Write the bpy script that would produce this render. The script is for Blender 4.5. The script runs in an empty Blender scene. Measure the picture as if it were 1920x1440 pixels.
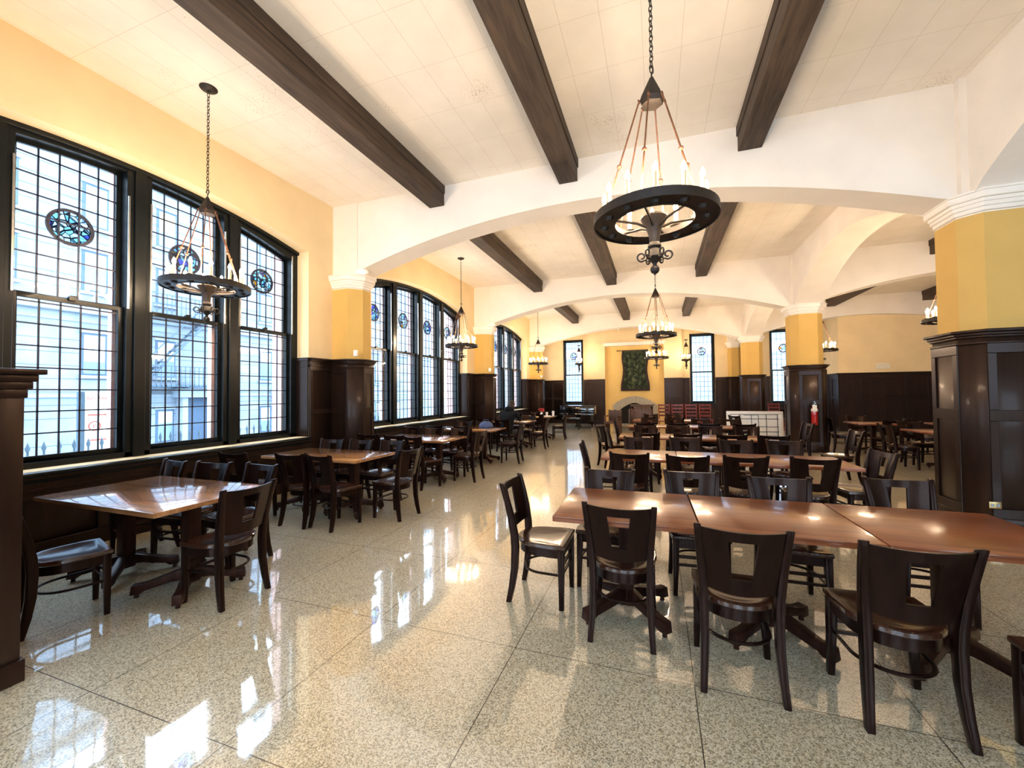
import bpy, bmesh, math, random
from mathutils import Vector, Matrix
PI = math.pi
rnd = random.Random(7)
SC = bpy.context.scene
COL = SC.collection

# ------------------------------------------------------------------ mesh helper
class MB:
    def __init__(s): s.v = []; s.f = []
    def poly(s, pts):
        b = len(s.v); s.v += [tuple(p) for p in pts]; s.f.append(tuple(range(b, b + len(pts))))
    def add(s, vs, fs, M=None):
        b = len(s.v)
        s.v += [tuple(M @ Vector(v)) for v in vs] if M else [tuple(v) for v in vs]
        s.f += [tuple(b + i for i in f) for f in fs]
    def box(s, x0, x1, y0, y1, z0, z1, M=None):
        if x0 > x1: x0, x1 = x1, x0
        if y0 > y1: y0, y1 = y1, y0
        s.add([(x0,y0,z0),(x1,y0,z0),(x1,y1,z0),(x0,y1,z0),(x0,y0,z1),(x1,y0,z1),(x1,y1,z1),(x0,y1,z1)],
              [(0,3,2,1),(4,5,6,7),(0,1,5,4),(1,2,6,5),(2,3,7,6),(3,0,4,7)], M)
    def prism(s, poly, z0, z1, M=None):
        n = len(poly)
        vs = [(p[0],p[1],z0) for p in poly] + [(p[0],p[1],z1) for p in poly]
        s.add(vs, [tuple(range(n-1,-1,-1)), tuple(range(n,2*n))] + [(i,(i+1)%n,n+(i+1)%n,n+i) for i in range(n)], M)
    def loft(s, rings, cap=True, closed=True):
        n = len(rings[0]); vs = [p for r in rings for p in r]; fs = []
        for k in range(len(rings)-1):
            for i in range(n if closed else n-1):
                j = (i+1) % n
                fs.append((k*n+i, k*n+j, (k+1)*n+j, (k+1)*n+i))
        if cap:
            fs.append(tuple(range(n-1,-1,-1))); m = (len(rings)-1)*n
            fs.append(tuple(range(m, m+n)))
        s.add(vs, fs)
    def cyl(s, p0, p1, r0, r1=None, n=12, cap=True):
        r1 = r0 if r1 is None else r1
        p0 = Vector(p0); p1 = Vector(p1); d = (p1-p0).normalized()
        a = Vector((0,0,1)) if abs(d.z) < .9 else Vector((1,0,0))
        u = d.cross(a).normalized(); w = d.cross(u).normalized()
        rg = []
        for p, r in ((p0,r0),(p1,r1)):
            rg.append([p + (u*math.cos(-2*PI*i/n) + w*math.sin(-2*PI*i/n))*r for i in range(n)])
        s.loft([rg[0], rg[1]], cap)
    def tube(s, pts, r, n=8, closed=False, sx=1, sy=1):
        P = [Vector(p) for p in pts]; m = len(P); rg = []
        prev = None
        for k in range(m):
            if closed: d = (P[(k+1)%m]-P[k-1]).normalized()
            else: d = (P[min(k+1,m-1)]-P[max(k-1,0)]).normalized()
            if prev is None:
                a = Vector((0,0,1)) if abs(d.z) < .9 else Vector((1,0,0))
                u = d.cross(a).normalized()
            else:
                u = (prev - d*prev.dot(d)).normalized()
            prev = u; w = d.cross(u)
            rr = r[k] if isinstance(r,(list,tuple)) else r
            rg.append([P[k] + (u*math.cos(-2*PI*i/n)*sx + w*math.sin(-2*PI*i/n)*sy)*rr for i in range(n)])
        if closed: rg.append(rg[0])
        s.loft(rg, cap=not closed)
    def lathe(s, prof, n=16, c=(0,0,0), a0=0.0, caps=True):
        rg = []
        for r, z in prof:
            rg.append([(c[0]+max(r,1e-4)*math.cos(a0+2*PI*i/n), c[1]+max(r,1e-4)*math.sin(a0+2*PI*i/n), c[2]+z) for i in range(n)])
        s.loft(rg, cap=caps)
    def sphere(s, c, r, n=12, m=8, sz=1):
        s.lathe([(r*math.sin(PI*k/m), -r*sz*math.cos(PI*k/m)) for k in range(m+1)], n, c)
    def strip(s, us, zlo, zhi, d0, d1):
        """solid in (u,d,z): between curves zlo(u), zhi(u), from depth d0 to d1"""
        n = len(us)
        A=[(u,d0,zlo(u)) for u in us]; B=[(u,d0,zhi(u)) for u in us]
        C=[(u,d1,zlo(u)) for u in us]; D=[(u,d1,zhi(u)) for u in us]
        b=len(s.v); s.v+=A+B+C+D
        for i in range(n-1):
            s.f.append((b+i,b+i+1,b+n+i+1,b+n+i))
            s.f.append((b+2*n+i+1,b+2*n+i,b+3*n+i,b+3*n+i+1))
            s.f.append((b+i+1,b+i,b+2*n+i,b+2*n+i+1))
            s.f.append((b+n+i,b+n+i+1,b+3*n+i+1,b+3*n+i))
        s.f.append((b,b+n,b+3*n,b+2*n)); s.f.append((b+n-1,b+3*n-1,b+4*n-1,b+2*n-1))
    def build(s, name, mat, parent=None, bevel=0, seg=2, angle=35, smooth=True, sub=0, weld=True):
        me = bpy.data.meshes.new(name)
        bm = bmesh.new()
        vs = [bm.verts.new(v) for v in s.v]
        for f in s.f:
            try: bm.faces.new([vs[i] for i in f])
            except ValueError: pass
        if weld: bmesh.ops.remove_doubles(bm, verts=bm.verts, dist=1e-5)
        bmesh.ops.recalc_face_normals(bm, faces=bm.faces)
        if bevel:
            es = [e for e in bm.edges if len(e.link_faces) == 2 and e.calc_face_angle(0) > math.radians(30)]
            bmesh.ops.bevel(bm, geom=es, offset=bevel, segments=seg, affect='EDGES', profile=.5, clamp_overlap=True)
        bm.to_mesh(me); bm.free()
        if smooth:
            me.shade_smooth(); me.set_sharp_from_angle(angle=math.radians(angle))
        if mat: me.materials.append(mat)
        o = bpy.data.objects.new(name, me); COL.objects.link(o)
        if parent: o.parent = parent
        return o

def tag(o, label=None, cat=None, group=None, kind=None):
    if label: o['label'] = label
    if cat: o['category'] = cat
    if group: o['group'] = group
    if kind: o['kind'] = kind
    return o
def empty(name, loc=(0,0,0), rz=0, label=None, cat=None, group=None, kind=None):
    o = bpy.data.objects.new(name, None); COL.objects.link(o)
    o.empty_display_size = .1
    o.location = loc; o.rotation_euler = (0,0,rz)
    return tag(o, label, cat, group, kind)
def copy_tree(o, kids, parent=None):
    c = o.copy(); COL.objects.link(c); c.parent = parent
    for ch in kids.get(o, ()): copy_tree(ch, kids, c)
    return c
def kidmap(root):
    d = {}
    def go(o):
        d[o] = list(o.children)
        for c in o.children: go(c)
    go(root); return d
def struct(o, label=None): return tag(o, label, None, None, 'structure')

# ------------------------------------------------------------------ materials
def newmat(name):
    m = bpy.data.materials.new(name); m.use_nodes = True
    nt = m.node_tree; b = nt.nodes['Principled BSDF']
    return m, nt, b
def N(nt, t, **kw):
    n = nt.nodes.new(t)
    for k, v in kw.items(): setattr(n, k, v)
    return n
def ramp(nt, stops, interp='LINEAR'):
    r = N(nt, 'ShaderNodeValToRGB'); cr = r.color_ramp; cr.interpolation = interp
    cr.elements[0].position = stops[0][0]; cr.elements[0].color = (*stops[0][1],1)
    cr.elements[1].position = stops[-1][0]; cr.elements[1].color = (*stops[-1][1],1)
    for p, c in stops[1:-1]:
        e = cr.elements.new(p); e.color = (*c,1)
    return r
def simple(name, col, rough=.5, metal=0, coat=0, coatr=.05, spec=.5, var=.12, scale=12, bump=0, bscale=200, stretch=None):
    m, nt, b = newmat(name)
    tc = N(nt,'ShaderNodeTexCoord'); mp = N(nt,'ShaderNodeMapping'); nt.links.new(tc.outputs['Object'], mp.inputs[0])
    if stretch: mp.inputs['Scale'].default_value = stretch
    no = N(nt,'ShaderNodeTexNoise'); no.inputs['Scale'].default_value = scale; no.inputs['Detail'].default_value = 5
    nt.links.new(mp.outputs[0], no.inputs['Vector'])
    lo = tuple(c*(1-var) for c in col); hi = tuple(min(1,c*(1+var)) for c in col)
    r = ramp(nt, [(.3,lo),(.7,hi)]); nt.links.new(no.outputs['Fac'], r.inputs[0]); nt.links.new(r.outputs[0], b.inputs['Base Color'])
    b.inputs['Roughness'].default_value = rough; b.inputs['Metallic'].default_value = metal
    b.inputs['Coat Weight'].default_value = coat; b.inputs['Coat Roughness'].default_value = coatr
    b.inputs['Specular IOR Level'].default_value = spec
    if bump:
        n2 = N(nt,'ShaderNodeTexNoise'); n2.inputs['Scale'].default_value = bscale; n2.inputs['Detail'].default_value = 3
        nt.links.new(mp.outputs[0], n2.inputs['Vector'])
        bp = N(nt,'ShaderNodeBump'); bp.inputs['Strength'].default_value = bump; bp.inputs['Distance'].default_value = .01
        nt.links.new(n2.outputs['Fac'], bp.inputs['Height']); nt.links.new(bp.outputs[0], b.inputs['Normal'])
    return m
def wood(name, c0, c1, rough, axis, scale=3.0, coat=0, coatr=.06, bump=.03, ior=1.5, tint=None):
    """streaky grain running along axis 0/1/2"""
    m, nt, b = newmat(name)
    tc = N(nt,'ShaderNodeTexCoord'); mp = N(nt,'ShaderNodeMapping'); nt.links.new(tc.outputs['Object'], mp.inputs[0])
    sc = [12.0,12.0,12.0]; sc[axis] = .9; mp.inputs['Scale'].default_value = sc
    n1 = N(nt,'ShaderNodeTexNoise'); n1.inputs['Scale'].default_value = scale; n1.inputs['Detail'].default_value = 6; n1.inputs['Distortion'].default_value = .6
    nt.links.new(mp.outputs[0], n1.inputs['Vector'])
    n2 = N(nt,'ShaderNodeTexNoise'); n2.inputs['Scale'].default_value = 1.7
    nt.links.new(tc.outputs['Object'], n2.inputs['Vector'])
    mx = N(nt,'ShaderNodeMath', operation='MULTIPLY_ADD'); mx.inputs[1].default_value = .35; 
    nt.links.new(n2.outputs['Fac'], mx.inputs[0]); nt.links.new(n1.outputs['Fac'], mx.inputs[2])
    r = ramp(nt, [(.42,c0),(.66,tuple((a+b_)/2 for a,b_ in zip(c0,c1))),(.86,c1)])
    nt.links.new(mx.outputs[0], r.inputs[0]); nt.links.new(r.outputs[0], b.inputs['Base Color'])
    b.inputs['Roughness'].default_value = rough; b.inputs['IOR'].default_value = ior
    if tint: b.inputs['Specular Tint'].default_value = (*tint,1)
    b.inputs['Coat Weight'].default_value = coat; b.inputs['Coat Roughness'].default_value = coatr
    if bump:
        bp = N(nt,'ShaderNodeBump'); bp.inputs['Strength'].default_value = bump; bp.inputs['Distance'].default_value = .002
        nt.links.new(n1.outputs['Fac'], bp.inputs['Height']); nt.links.new(bp.outputs[0], b.inputs['Normal'])
    return m
def grid_line(nt, coord, axis, off, period, half):
    """1 on a thin line repeated along an axis"""
    sp = N(nt,'ShaderNodeSeparateXYZ'); nt.links.new(coord, sp.inputs[0])
    a = N(nt,'ShaderNodeMath', operation='SUBTRACT'); a.inputs[1].default_value = off - period*50; nt.links.new(sp.outputs[axis], a.inputs[0])
    b = N(nt,'ShaderNodeMath', operation='MODULO'); b.inputs[1].default_value = period; nt.links.new(a.outputs[0], b.inputs[0])
    c = N(nt,'ShaderNodeMath', operation='LESS_THAN'); c.inputs[1].default_value = half*2; nt.links.new(b.outputs[0], c.inputs[0])
    return c.outputs[0]
def mmax(nt, a, b):
    m = N(nt,'ShaderNodeMath', operation='MAXIMUM'); nt.links.new(a, m.inputs[0]); nt.links.new(b, m.inputs[1]); return m.outputs[0]
def mixc(nt, fac, a, b, bt='MIX'):
    m = N(nt,'ShaderNodeMix', data_type='RGBA', blend_type=bt)
    if isinstance(fac,(int,float)): m.inputs[0].default_value = fac
    else: nt.links.new(fac, m.inputs[0])
    for s, x in ((6,a),(7,b)):
        if isinstance(x, tuple): m.inputs[s].default_value = (*x,1)
        else: nt.links.new(x, m.inputs[s])
    return m.outputs[2]

def terrazzo():
    m, nt, b = newmat('terrazzo')
    tc = N(nt,'ShaderNodeTexCoord'); P = tc.outputs['Object']
    vo = N(nt,'ShaderNodeTexVoronoi'); vo.inputs['Scale'].default_value = 165; nt.links.new(P, vo.inputs['Vector'])
    sx = N(nt,'ShaderNodeSeparateColor'); nt.links.new(vo.outputs['Color'], sx.inputs[0])
    r = ramp(nt, [(0,(.06,.045,.025)),(.20,(.26,.21,.12)),(.36,(.64,.55,.37)),(.60,(.84,.76,.57)),(.85,(.95,.91,.78))], 'CONSTANT')
    nt.links.new(sx.outputs[0], r.inputs[0])
    v2 = N(nt,'ShaderNodeTexVoronoi'); v2.inputs['Scale'].default_value = 330; nt.links.new(P, v2.inputs['Vector'])
    s2 = N(nt,'ShaderNodeSeparateColor'); nt.links.new(v2.outputs['Color'], s2.inputs[0])
    r2 = ramp(nt, [(0,(.30,.24,.14)),(.3,(.66,.58,.40)),(.7,(.88,.82,.64))], 'CONSTANT'); nt.links.new(s2.outputs[1], r2.inputs[0])
    c = mixc(nt, .45, r.outputs[0], r2.outputs[0])
    no = N(nt,'ShaderNodeTexNoise'); no.inputs['Scale'].default_value = .9; no.inputs['Detail'].default_value = 4; nt.links.new(P, no.inputs['Vector'])
    rr = ramp(nt, [(.3,(.86,.85,.82)),(.7,(1,1,1))]); nt.links.new(no.outputs['Fac'], rr.inputs[0])
    c = mixc(nt, 1.0, c, rr.outputs[0], 'MULTIPLY')
    lx = grid_line(nt, P, 0, -.842, 1.0, .0025); ly = grid_line(nt, P, 1, 2.378, 1.07, .0025)
    c = mixc(nt, mmax(nt, lx, ly), c, (.045,.035,.02))
    nt.links.new(c, b.inputs['Base Color'])
    b.inputs['Roughness'].default_value = .30
    b.inputs['Coat Weight'].default_value = 1.0; b.inputs['Coat IOR'].default_value = 2.5
    n3 = N(nt,'ShaderNodeTexNoise'); n3.inputs['Scale'].default_value = 2.2; n3.inputs['Detail'].default_value = 6; nt.links.new(P, n3.inputs['Vector'])
    cr = ramp(nt, [(.3,(.02,)*3),(.75,(.075,)*3)]); nt.links.new(n3.outputs['Fac'], cr.inputs[0]); nt.links.new(cr.outputs[0], b.inputs['Coat Roughness'])
    n4 = N(nt,'ShaderNodeTexNoise'); n4.inputs['Scale'].default_value = 5; n4.inputs['Detail'].default_value = 2; nt.links.new(P, n4.inputs['Vector'])
    bp = N(nt,'ShaderNodeBump'); bp.inputs['Strength'].default_value = .05; bp.inputs['Distance'].default_value = .012
    nt.links.new(n4.outputs['Fac'], bp.inputs['Height']); nt.links.new(bp.outputs[0], b.inputs['Coat Normal'])
    return m
def ceiling_mat():
    m, nt, b = newmat('acoustic_tile')
    tc = N(nt,'ShaderNodeTexCoord'); P = tc.outputs['Object']
    lx = grid_line(nt, P, 0, -5.63, .37, .0022); ly = grid_line(nt, P, 1, 2.385, .68, .0018)
    ln = mmax(nt, lx, ly)
    no = N(nt,'ShaderNodeTexNoise'); no.inputs['Scale'].default_value = 3; no.inputs['Detail'].default_value = 6; nt.links.new(P, no.inputs['Vector'])
    r = ramp(nt, [(.3,(.84,.775,.69)),(.7,(.89,.83,.745))]); nt.links.new(no.outputs['Fac'], r.inputs[0])
    n2 = N(nt,'ShaderNodeTexNoise'); n2.inputs['Scale'].default_value = 55; n2.inputs['Detail'].default_value = 6; nt.links.new(P, n2.inputs['Vector'])
    n3 = N(nt,'ShaderNodeTexNoise'); n3.inputs['Scale'].default_value = 1.1; nt.links.new(P, n3.inputs['Vector'])
    ad = N(nt,'ShaderNodeMath', operation='MULTIPLY'); nt.links.new(n2.outputs['Fac'], ad.inputs[0]); nt.links.new(n3.outputs['Fac'], ad.inputs[1])
    pit = ramp(nt, [(.40,(0,0,0)),(.43,(1,1,1))]); nt.links.new(ad.outputs[0], pit.inputs[0])
    c = mixc(nt, pit.outputs[0], r.outputs[0], (.62,.52,.42))
    c = mixc(nt, ln, c, (.66,.56,.47))
    nt.links.new(c, b.inputs['Base Color']); b.inputs['Roughness'].default_value = .95
    n5 = N(nt,'ShaderNodeTexNoise'); n5.inputs['Scale'].default_value = 130; n5.inputs['Detail'].default_value = 3; nt.links.new(P, n5.inputs['Vector'])
    bp = N(nt,'ShaderNodeBump'); bp.inputs['Strength'].default_value = .35; bp.inputs['Distance'].default_value = .006
    nt.links.new(n5.outputs['Fac'], bp.inputs['Height']); nt.links.new(bp.outputs[0], b.inputs['Normal'])
    return m
def glass_mat(name, tint=(1,1,1), fac=.07):
    m = bpy.data.materials.new(name); m.use_nodes = True; nt = m.node_tree; nt.nodes.clear()
    o = N(nt,'ShaderNodeOutputMaterial'); t = N(nt,'ShaderNodeBsdfTransparent'); g = N(nt,'ShaderNodeBsdfGlossy'); mx = N(nt,'ShaderNodeMixShader')
    t.inputs[0].default_value = (*tint,1); g.inputs['Roughness'].default_value = .03
    mx.inputs[0].default_value = fac
    nt.links.new(t.outputs[0], mx.inputs[1]); nt.links.new(g.outputs[0], mx.inputs[2]); nt.links.new(mx.outputs[0], o.inputs[0])
    return m
def stained_mat():
    m = bpy.data.materials.new('stained_glass'); m.use_nodes = True; nt = m.node_tree; nt.nodes.clear()
    o = N(nt,'ShaderNodeOutputMaterial'); t = N(nt,'ShaderNodeBsdfTransparent'); g = N(nt,'ShaderNodeBsdfGlossy'); mx = N(nt,'ShaderNodeMixShader')
    tc = N(nt,'ShaderNodeTexCoord'); oi = N(nt,'ShaderNodeObjectInfo')
    va = N(nt,'ShaderNodeVectorMath', operation='ADD'); nt.links.new(tc.outputs['Object'], va.inputs[0]); nt.links.new(oi.outputs['Location'], va.inputs[1])
    v = N(nt,'ShaderNodeTexVoronoi'); v.inputs['Scale'].default_value = 17; nt.links.new(va.outputs[0], v.inputs['Vector'])
    s = N(nt,'ShaderNodeSeparateColor'); nt.links.new(v.outputs['Color'], s.inputs[0])
    r = ramp(nt, [(0,(.25,.30,.80)),(.08,(.50,.80,.92)),(.34,(.90,.97,1)),(.62,(.58,.90,.92)),(.86,(.95,.97,.95)),(.975,(.9,.5,.1))], 'CONSTANT'); nt.links.new(s.outputs[0], r.inputs[0])
    v2 = N(nt,'ShaderNodeTexVoronoi', feature='DISTANCE_TO_EDGE'); v2.inputs['Scale'].default_value = 17; nt.links.new(va.outputs[0], v2.inputs['Vector'])
    l = N(nt,'ShaderNodeMath', operation='LESS_THAN'); l.inputs[1].default_value = .06; nt.links.new(v2.outputs['Distance'], l.inputs[0])
    c = mixc(nt, l.outputs[0], r.outputs[0], (.012,.012,.02))
    nt.links.new(c, t.inputs[0]); g.inputs['Roughness'].default_value = .1; mx.inputs[0].default_value = .05
    nt.links.new(t.outputs[0], mx.inputs[1]); nt.links.new(g.outputs[0], mx.inputs[2]); nt.links.new(mx.outputs[0], o.inputs[0])
    return m
def emit(name, col, s):
    m, nt, b = newmat(name)
    b.inputs['Base Color'].default_value = (.9,.85,.75,1); b.inputs['Emission Color'].default_value = (*col,1); b.inputs['Emission Strength'].default_value = s
    return m
def brickmat(name, c1, c2, mortar, scale=5.0, w=.22, h=.07, rough=.9):
    m, nt, b = newmat(name)
    tc = N(nt,'ShaderNodeTexCoord'); mp = N(nt,'ShaderNodeMapping'); nt.links.new(tc.outputs['Object'], mp.inputs[0])
    mp.inputs['Rotation'].default_value = (PI/2, 0, PI/2)
    br = N(nt,'ShaderNodeTexBrick'); br.inputs['Scale'].default_value = 1; br.inputs['Brick Width'].default_value = w; br.inputs['Row Height'].default_value = h
    br.inputs['Mortar Size'].default_value = .006; br.inputs['Color1'].default_value = (*c1,1); br.inputs['Color2'].default_value = (*c2,1); br.inputs['Mortar'].default_value = (*mortar,1)
    nt.links.new(mp.outputs[0], br.inputs['Vector']); nt.links.new(br.outputs[0], b.inputs['Base Color']); b.inputs['Roughness'].default_value = rough
    return m
def facade_mat():
    m, nt, b = newmat('limestone')
    tc = N(nt,'ShaderNodeTexCoord'); P = tc.outputs['Object']
    lz = grid_line(nt, P, 2, .2, .52, .014)
    no = N(nt,'ShaderNodeTexNoise'); no.inputs['Scale'].default_value = 1.2; no.inputs['Detail'].default_value = 6; nt.links.new(P, no.inputs['Vector'])
    r = ramp(nt, [(.3,(.17,.215,.27)),(.7,(.24,.29,.34))]); nt.links.new(no.outputs['Fac'], r.inputs[0])
    c = mixc(nt, lz, r.outputs[0], (.07,.10,.13)); nt.links.new(c, b.inputs['Base Color']); b.inputs['Roughness'].default_value = .95
    return m
def tapestry_mat():
    m, nt, b = newmat('tapestry_weave')
    tc = N(nt,'ShaderNodeTexCoord'); P = tc.outputs['Object']
    n1 = N(nt,'ShaderNodeTexNoise'); n1.inputs['Scale'].default_value = 6; n1.inputs['Detail'].default_value = 8; nt.links.new(P, n1.inputs['Vector'])
    sp = N(nt,'ShaderNodeSeparateXYZ'); nt.links.new(P, sp.inputs[0])
    r0 = ramp(nt, [(.38,(.006,.010,.007)),(.5,(.018,.030,.015)),(.62,(.05,.075,.033)),(.72,(.13,.13,.08))]); nt.links.new(n1.outputs['Fac'], r0.inputs[0])
    r1 = ramp(nt, [(.45,(.012,.012,.012)),(.6,(.035,.032,.022)),(.72,(.09,.08,.05))]); nt.links.new(n1.outputs['Fac'], r1.inputs[0])
    gr = ramp(nt, [(.42,(0,0,0)),(.58,(1,1,1))]); mz = N(nt,'ShaderNodeMath', operation='MULTIPLY_ADD'); mz.inputs[1].default_value = .5; mz.inputs[2].default_value = .5
    nt.links.new(sp.outputs[2], mz.inputs[0]); nt.links.new(mz.outputs[0], gr.inputs[0])
    c = mixc(nt, gr.outputs[0], r0.outputs[0], r1.outputs[0])
    v = N(nt,'ShaderNodeTexVoronoi'); v.inputs['Scale'].default_value = 9; nt.links.new(P, v.inputs['Vector'])
    l = N(nt,'ShaderNodeMath', operation='LESS_THAN'); l.inputs[1].default_value = .13; nt.links.new(v.outputs['Distance'], l.inputs[0])
    c = mixc(nt, l.outputs[0], c, (.30,.29,.20))
    nt.links.new(c, b.inputs['Base Color']); b.inputs['Roughness'].default_value = .95
    return m

M = dict(
 floor=terrazzo(), ceil=ceiling_mat(),
 mustard=simple('mustard_plaster', (.74,.52,.19), .9, var=.05, scale=2, bump=.2, bscale=60),
 white=simple('white_plaster', (.86,.80,.725), .9, var=.04, scale=2, bump=.25, bscale=60),
 cap=simple('white_moulding', (.88,.83,.76), .7, var=.02),
 yellow=simple('yellow_plaster', (.81,.64,.38), .9, var=.05, scale=2, bump=.2, bscale=60),
 ochre=simple('ochre_plaster', (.66,.43,.13), .9, var=.05, scale=2, bump=.2, bscale=60),
 wains=wood('wainscot_wood', (.008,.004,.0032), (.020,.010,.007), .36, 2, 2.0, coat=.08, coatr=.10, ior=1.38, tint=(.85,.62,.52)),
 frame=simple('painted_frame', (.006,.0075,.008), .30, var=.2, spec=.25),
 beam=wood('beam_wood', (.020,.012,.008), (.075,.048,.031), .75, 1, 2.0, bump=.3),
 top=wood('table_top_wood', (.12,.032,.013), (.30,.10,.04), .28, 0, 1.4, tint=(.9,.5,.35), coat=.35, coatr=.10, bump=.05),
 topl=wood('worn_table_wood', (.17,.065,.024), (.50,.24,.095), .20, 0, 1.4, coat=1, coatr=.05, bump=.04),
 edge=wood('table_base_wood', (.010,.004,.003), (.032,.012,.008), .35, 2, 2, ior=1.3, tint=(.8,.5,.4)),
 chair=wood('chair_wood', (.0035,.0016,.0013), (.012,.0048,.0034), .28, 2, 2.5, coat=.05, coatr=.08, ior=1.30, tint=(.75,.45,.36)),
 seat=wood('seat_wood', (.018,.006,.004), (.060,.021,.011), .22, 1, 2.5, coat=.45, coatr=.08),
 iron=simple('wrought_iron', (.018,.011,.007), .50, metal=.2, var=.3, scale=30, bump=.2, bscale=120),
 copper=simple('bronzed_rod', (.22,.10,.055), .42, metal=.7, var=.3, scale=30),
 sleeve=simple('candle_sleeve', (.78,.60,.34), .5, var=.05),
 bulb=emit('bulb_glow', (1,.74,.48), 720),
 glass=glass_mat('window_glass'), stained=stained_mat(),
 lead=simple('lead_came', (.010,.011,.030), .5, var=.1),
 brick=brickmat('red_brick', (.74,.45,.42), (.80,.53,.50), (.75,.66,.62)),
 stone=facade_mat(), trimstone=simple('pale_stone', (.24,.29,.34), .9, var=.08, scale=3),
 bluepaint=simple('window_shadow_paint', (.05,.09,.15), .6), extglass=simple('street_glass', (.15,.23,.31), .12),  # bluepaint is the dark blue of the house window frames and doors
 shade=simple('roller_shade', (.42,.48,.50), .9), tanshade=simple('tan_shade', (.55,.40,.20), .9),
 asphalt=simple('asphalt', (.58,.60,.60), .95), steelpaint=simple('dark_steel_paint', (.05,.09,.13), .5),
 whitepl=simple('white_plastic', (.92,.90,.86), .4, var=.03), paper=simple('paper', (.82,.80,.72), .8, var=.03),
 black=simple('black_lacquer', (.006,.006,.006), .12, coat=1), red=simple('red_enamel', (.42,.010,.010), .25, coat=1),
 redwood=wood('red_stained_wood', (.10,.010,.008), (.22,.03,.02), .3, 2, 2), chrome=simple('brushed_metal', (.6,.6,.58), .3, metal=1),
 soot=simple('soot', (.006,.005,.005), .9), greystone=simple('grey_stone', (.36,.33,.27), .9, var=.25, scale=14, bump=.4, bscale=30),
 tap=tapestry_mat(), brown=wood('walnut', (.05,.022,.013), (.12,.055,.03), .45, 2, 2),
 jacket=simple('black_jacket', (.007,.0075,.009), .85, var=.4, scale=20, spec=.15), hair=simple('dark_hair', (.010,.007,.005), .5, var=.4, scale=60),
 skin=simple('skin', (.50,.29,.20), .55, var=.05), denim=simple('dark_trousers', (.015,.017,.025), .8),
 brass=simple('brass', (.55,.40,.18), .3, metal=1), blue=simple('blue_print_fabric', (.07,.11,.24), .8, var=.9, scale=60),
 flower=simple('red_petals', (.45,.03,.03), .8, var=.4, scale=50), leaf=simple('green_leaf', (.06,.14,.03), .7),
)
SKY=7.5; SUN=0.7; EXPO=0.62
# ------------------------------------------------------------------ layout numbers (metres)
XW = -5.66; CZ = 5.06; BAY = 6.25; PY = 6.29; YEND = 20.7; YB = -3.4; XR = 10.5
PIERY = [PY + BAY*k for k in range(-1, 3)]          # 0.04, 6.29, 12.54, 18.79
BAYC = [3.15 + BAY*k for k in range(-1, 3)]         # window bays
ZW = 2.2

# ---------------- floor / ceiling
b = MB(); b.box(-6.3, XR+.3, YB-.3, YEND+.4, -.25, 0); struct(b.build('floor', M['floor']), 'polished speckled terrazzo floor with dark divider lines')
b = MB(); b.box(-6.35, XR+.3, YB-.3, YEND+.4, CZ, CZ+.3); struct(b.build('ceiling', M['ceil']), 'cream acoustic tile ceiling')

# ---------------- left wall with arched openings
OC = lambda u: 4.325 - .052*u*u         # outer opening head
GC = lambda u: 4.21 - .075*u*u          # glass head
HW = 2.30; SILL = .84
# local frame: x=u (world Y), y=outward (world -X)
b = MB()
edges = [YB]
for c in BAYC + [20.05]:
    hw = HW if c < 20 else .42
    edges += [c-hw, c+hw]
edges.append(YEND)
for i in range(0, len(edges), 2):
    b.box(edges[i], edges[i+1], 0, .55, 0, CZ)
for c in BAYC+[20.05]:
    hw = HW if c < 20 else .42
    b.box(c-hw, c+hw, 0, .55, 0, SILL)
    us = [c - hw + 2*hw*k/28 for k in range(29)]
    f = (lambda u, c=c: OC(u-c)) if hw > 1 else (lambda u: 4.0)
    b.strip(us, f, lambda u: CZ, 0, .55)
w = b.build('wall_left', M['yellow']); w.location = (XW,0,0); w.rotation_euler = (0,0,PI/2); struct(w, 'yellow plaster wall pierced by arched windows')

# ---------------- the other walls
WIN_END = [(-4.01, .50), (1.98, .52), (5.25, .55)]      # end-wall windows: centre x, half width
b = MB()
xs = [-6.2] + [v for c,h in WIN_END for v in (c-h, c+h)] + [6.6]
for i in range(0, len(xs), 2): b.box(xs[i], xs[i+1], YEND, YEND+.4, 0, CZ)
for c,h in WIN_END:
    b.box(c-h, c+h, YEND, YEND+.4, 0, 1.0); b.box(c-h, c+h, YEND, YEND+.4, 4.24, CZ)
# chimney breast with a tall niche
b.box(-3.25, -2.38, 20.3, YEND, 0, CZ); b.box(.32, 1.12, 20.3, YEND, 0, CZ); b.box(-2.38, .32, 20.3, YEND, 3.86, CZ)
b.box(-2.38, .32, 20.52, YEND, 0, 3.9)
b2 = MB(); b2.box(-2.38, .32, 20.50, 20.53, 0, 3.86); struct(b2.build('wall_niche', M['mustard']), 'deep yellow recessed niche wall above the fireplace')
struct(b.build('wall_back', M['yellow']), 'yellow end wall with chimney breast and tall windows')
b = MB(); b.box(6.52, XR+.3, 18.75, YEND+.4, 0, CZ); struct(b.build('wall_aisle', M['yellow']), 'yellow wall closing the right aisle')
b = MB(); b.box(XR, XR+.3, YB, 18.75, 0, CZ); struct(b.build('wall_right', M['yellow']))
b = MB()
WIN_BACK = [-3.6, .4, 4.4, 8.2]  # openings added in this unseen wall to let in fill light
xs = [-6.2] + [v for c in WIN_BACK for v in (c-1.35, c+1.35)] + [XR+.3]
for i in range(0, len(xs), 2): b.box(xs[i], xs[i+1], YB-.3, YB, 0, CZ)
for c in WIN_BACK: b.box(c-1.35, c+1.35, YB-.3, YB, 0, .9); b.box(c-1.35, c+1.35, YB-.3, YB, 4.3, CZ)
struct(b.build('wall_front', M['yellow']))

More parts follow.
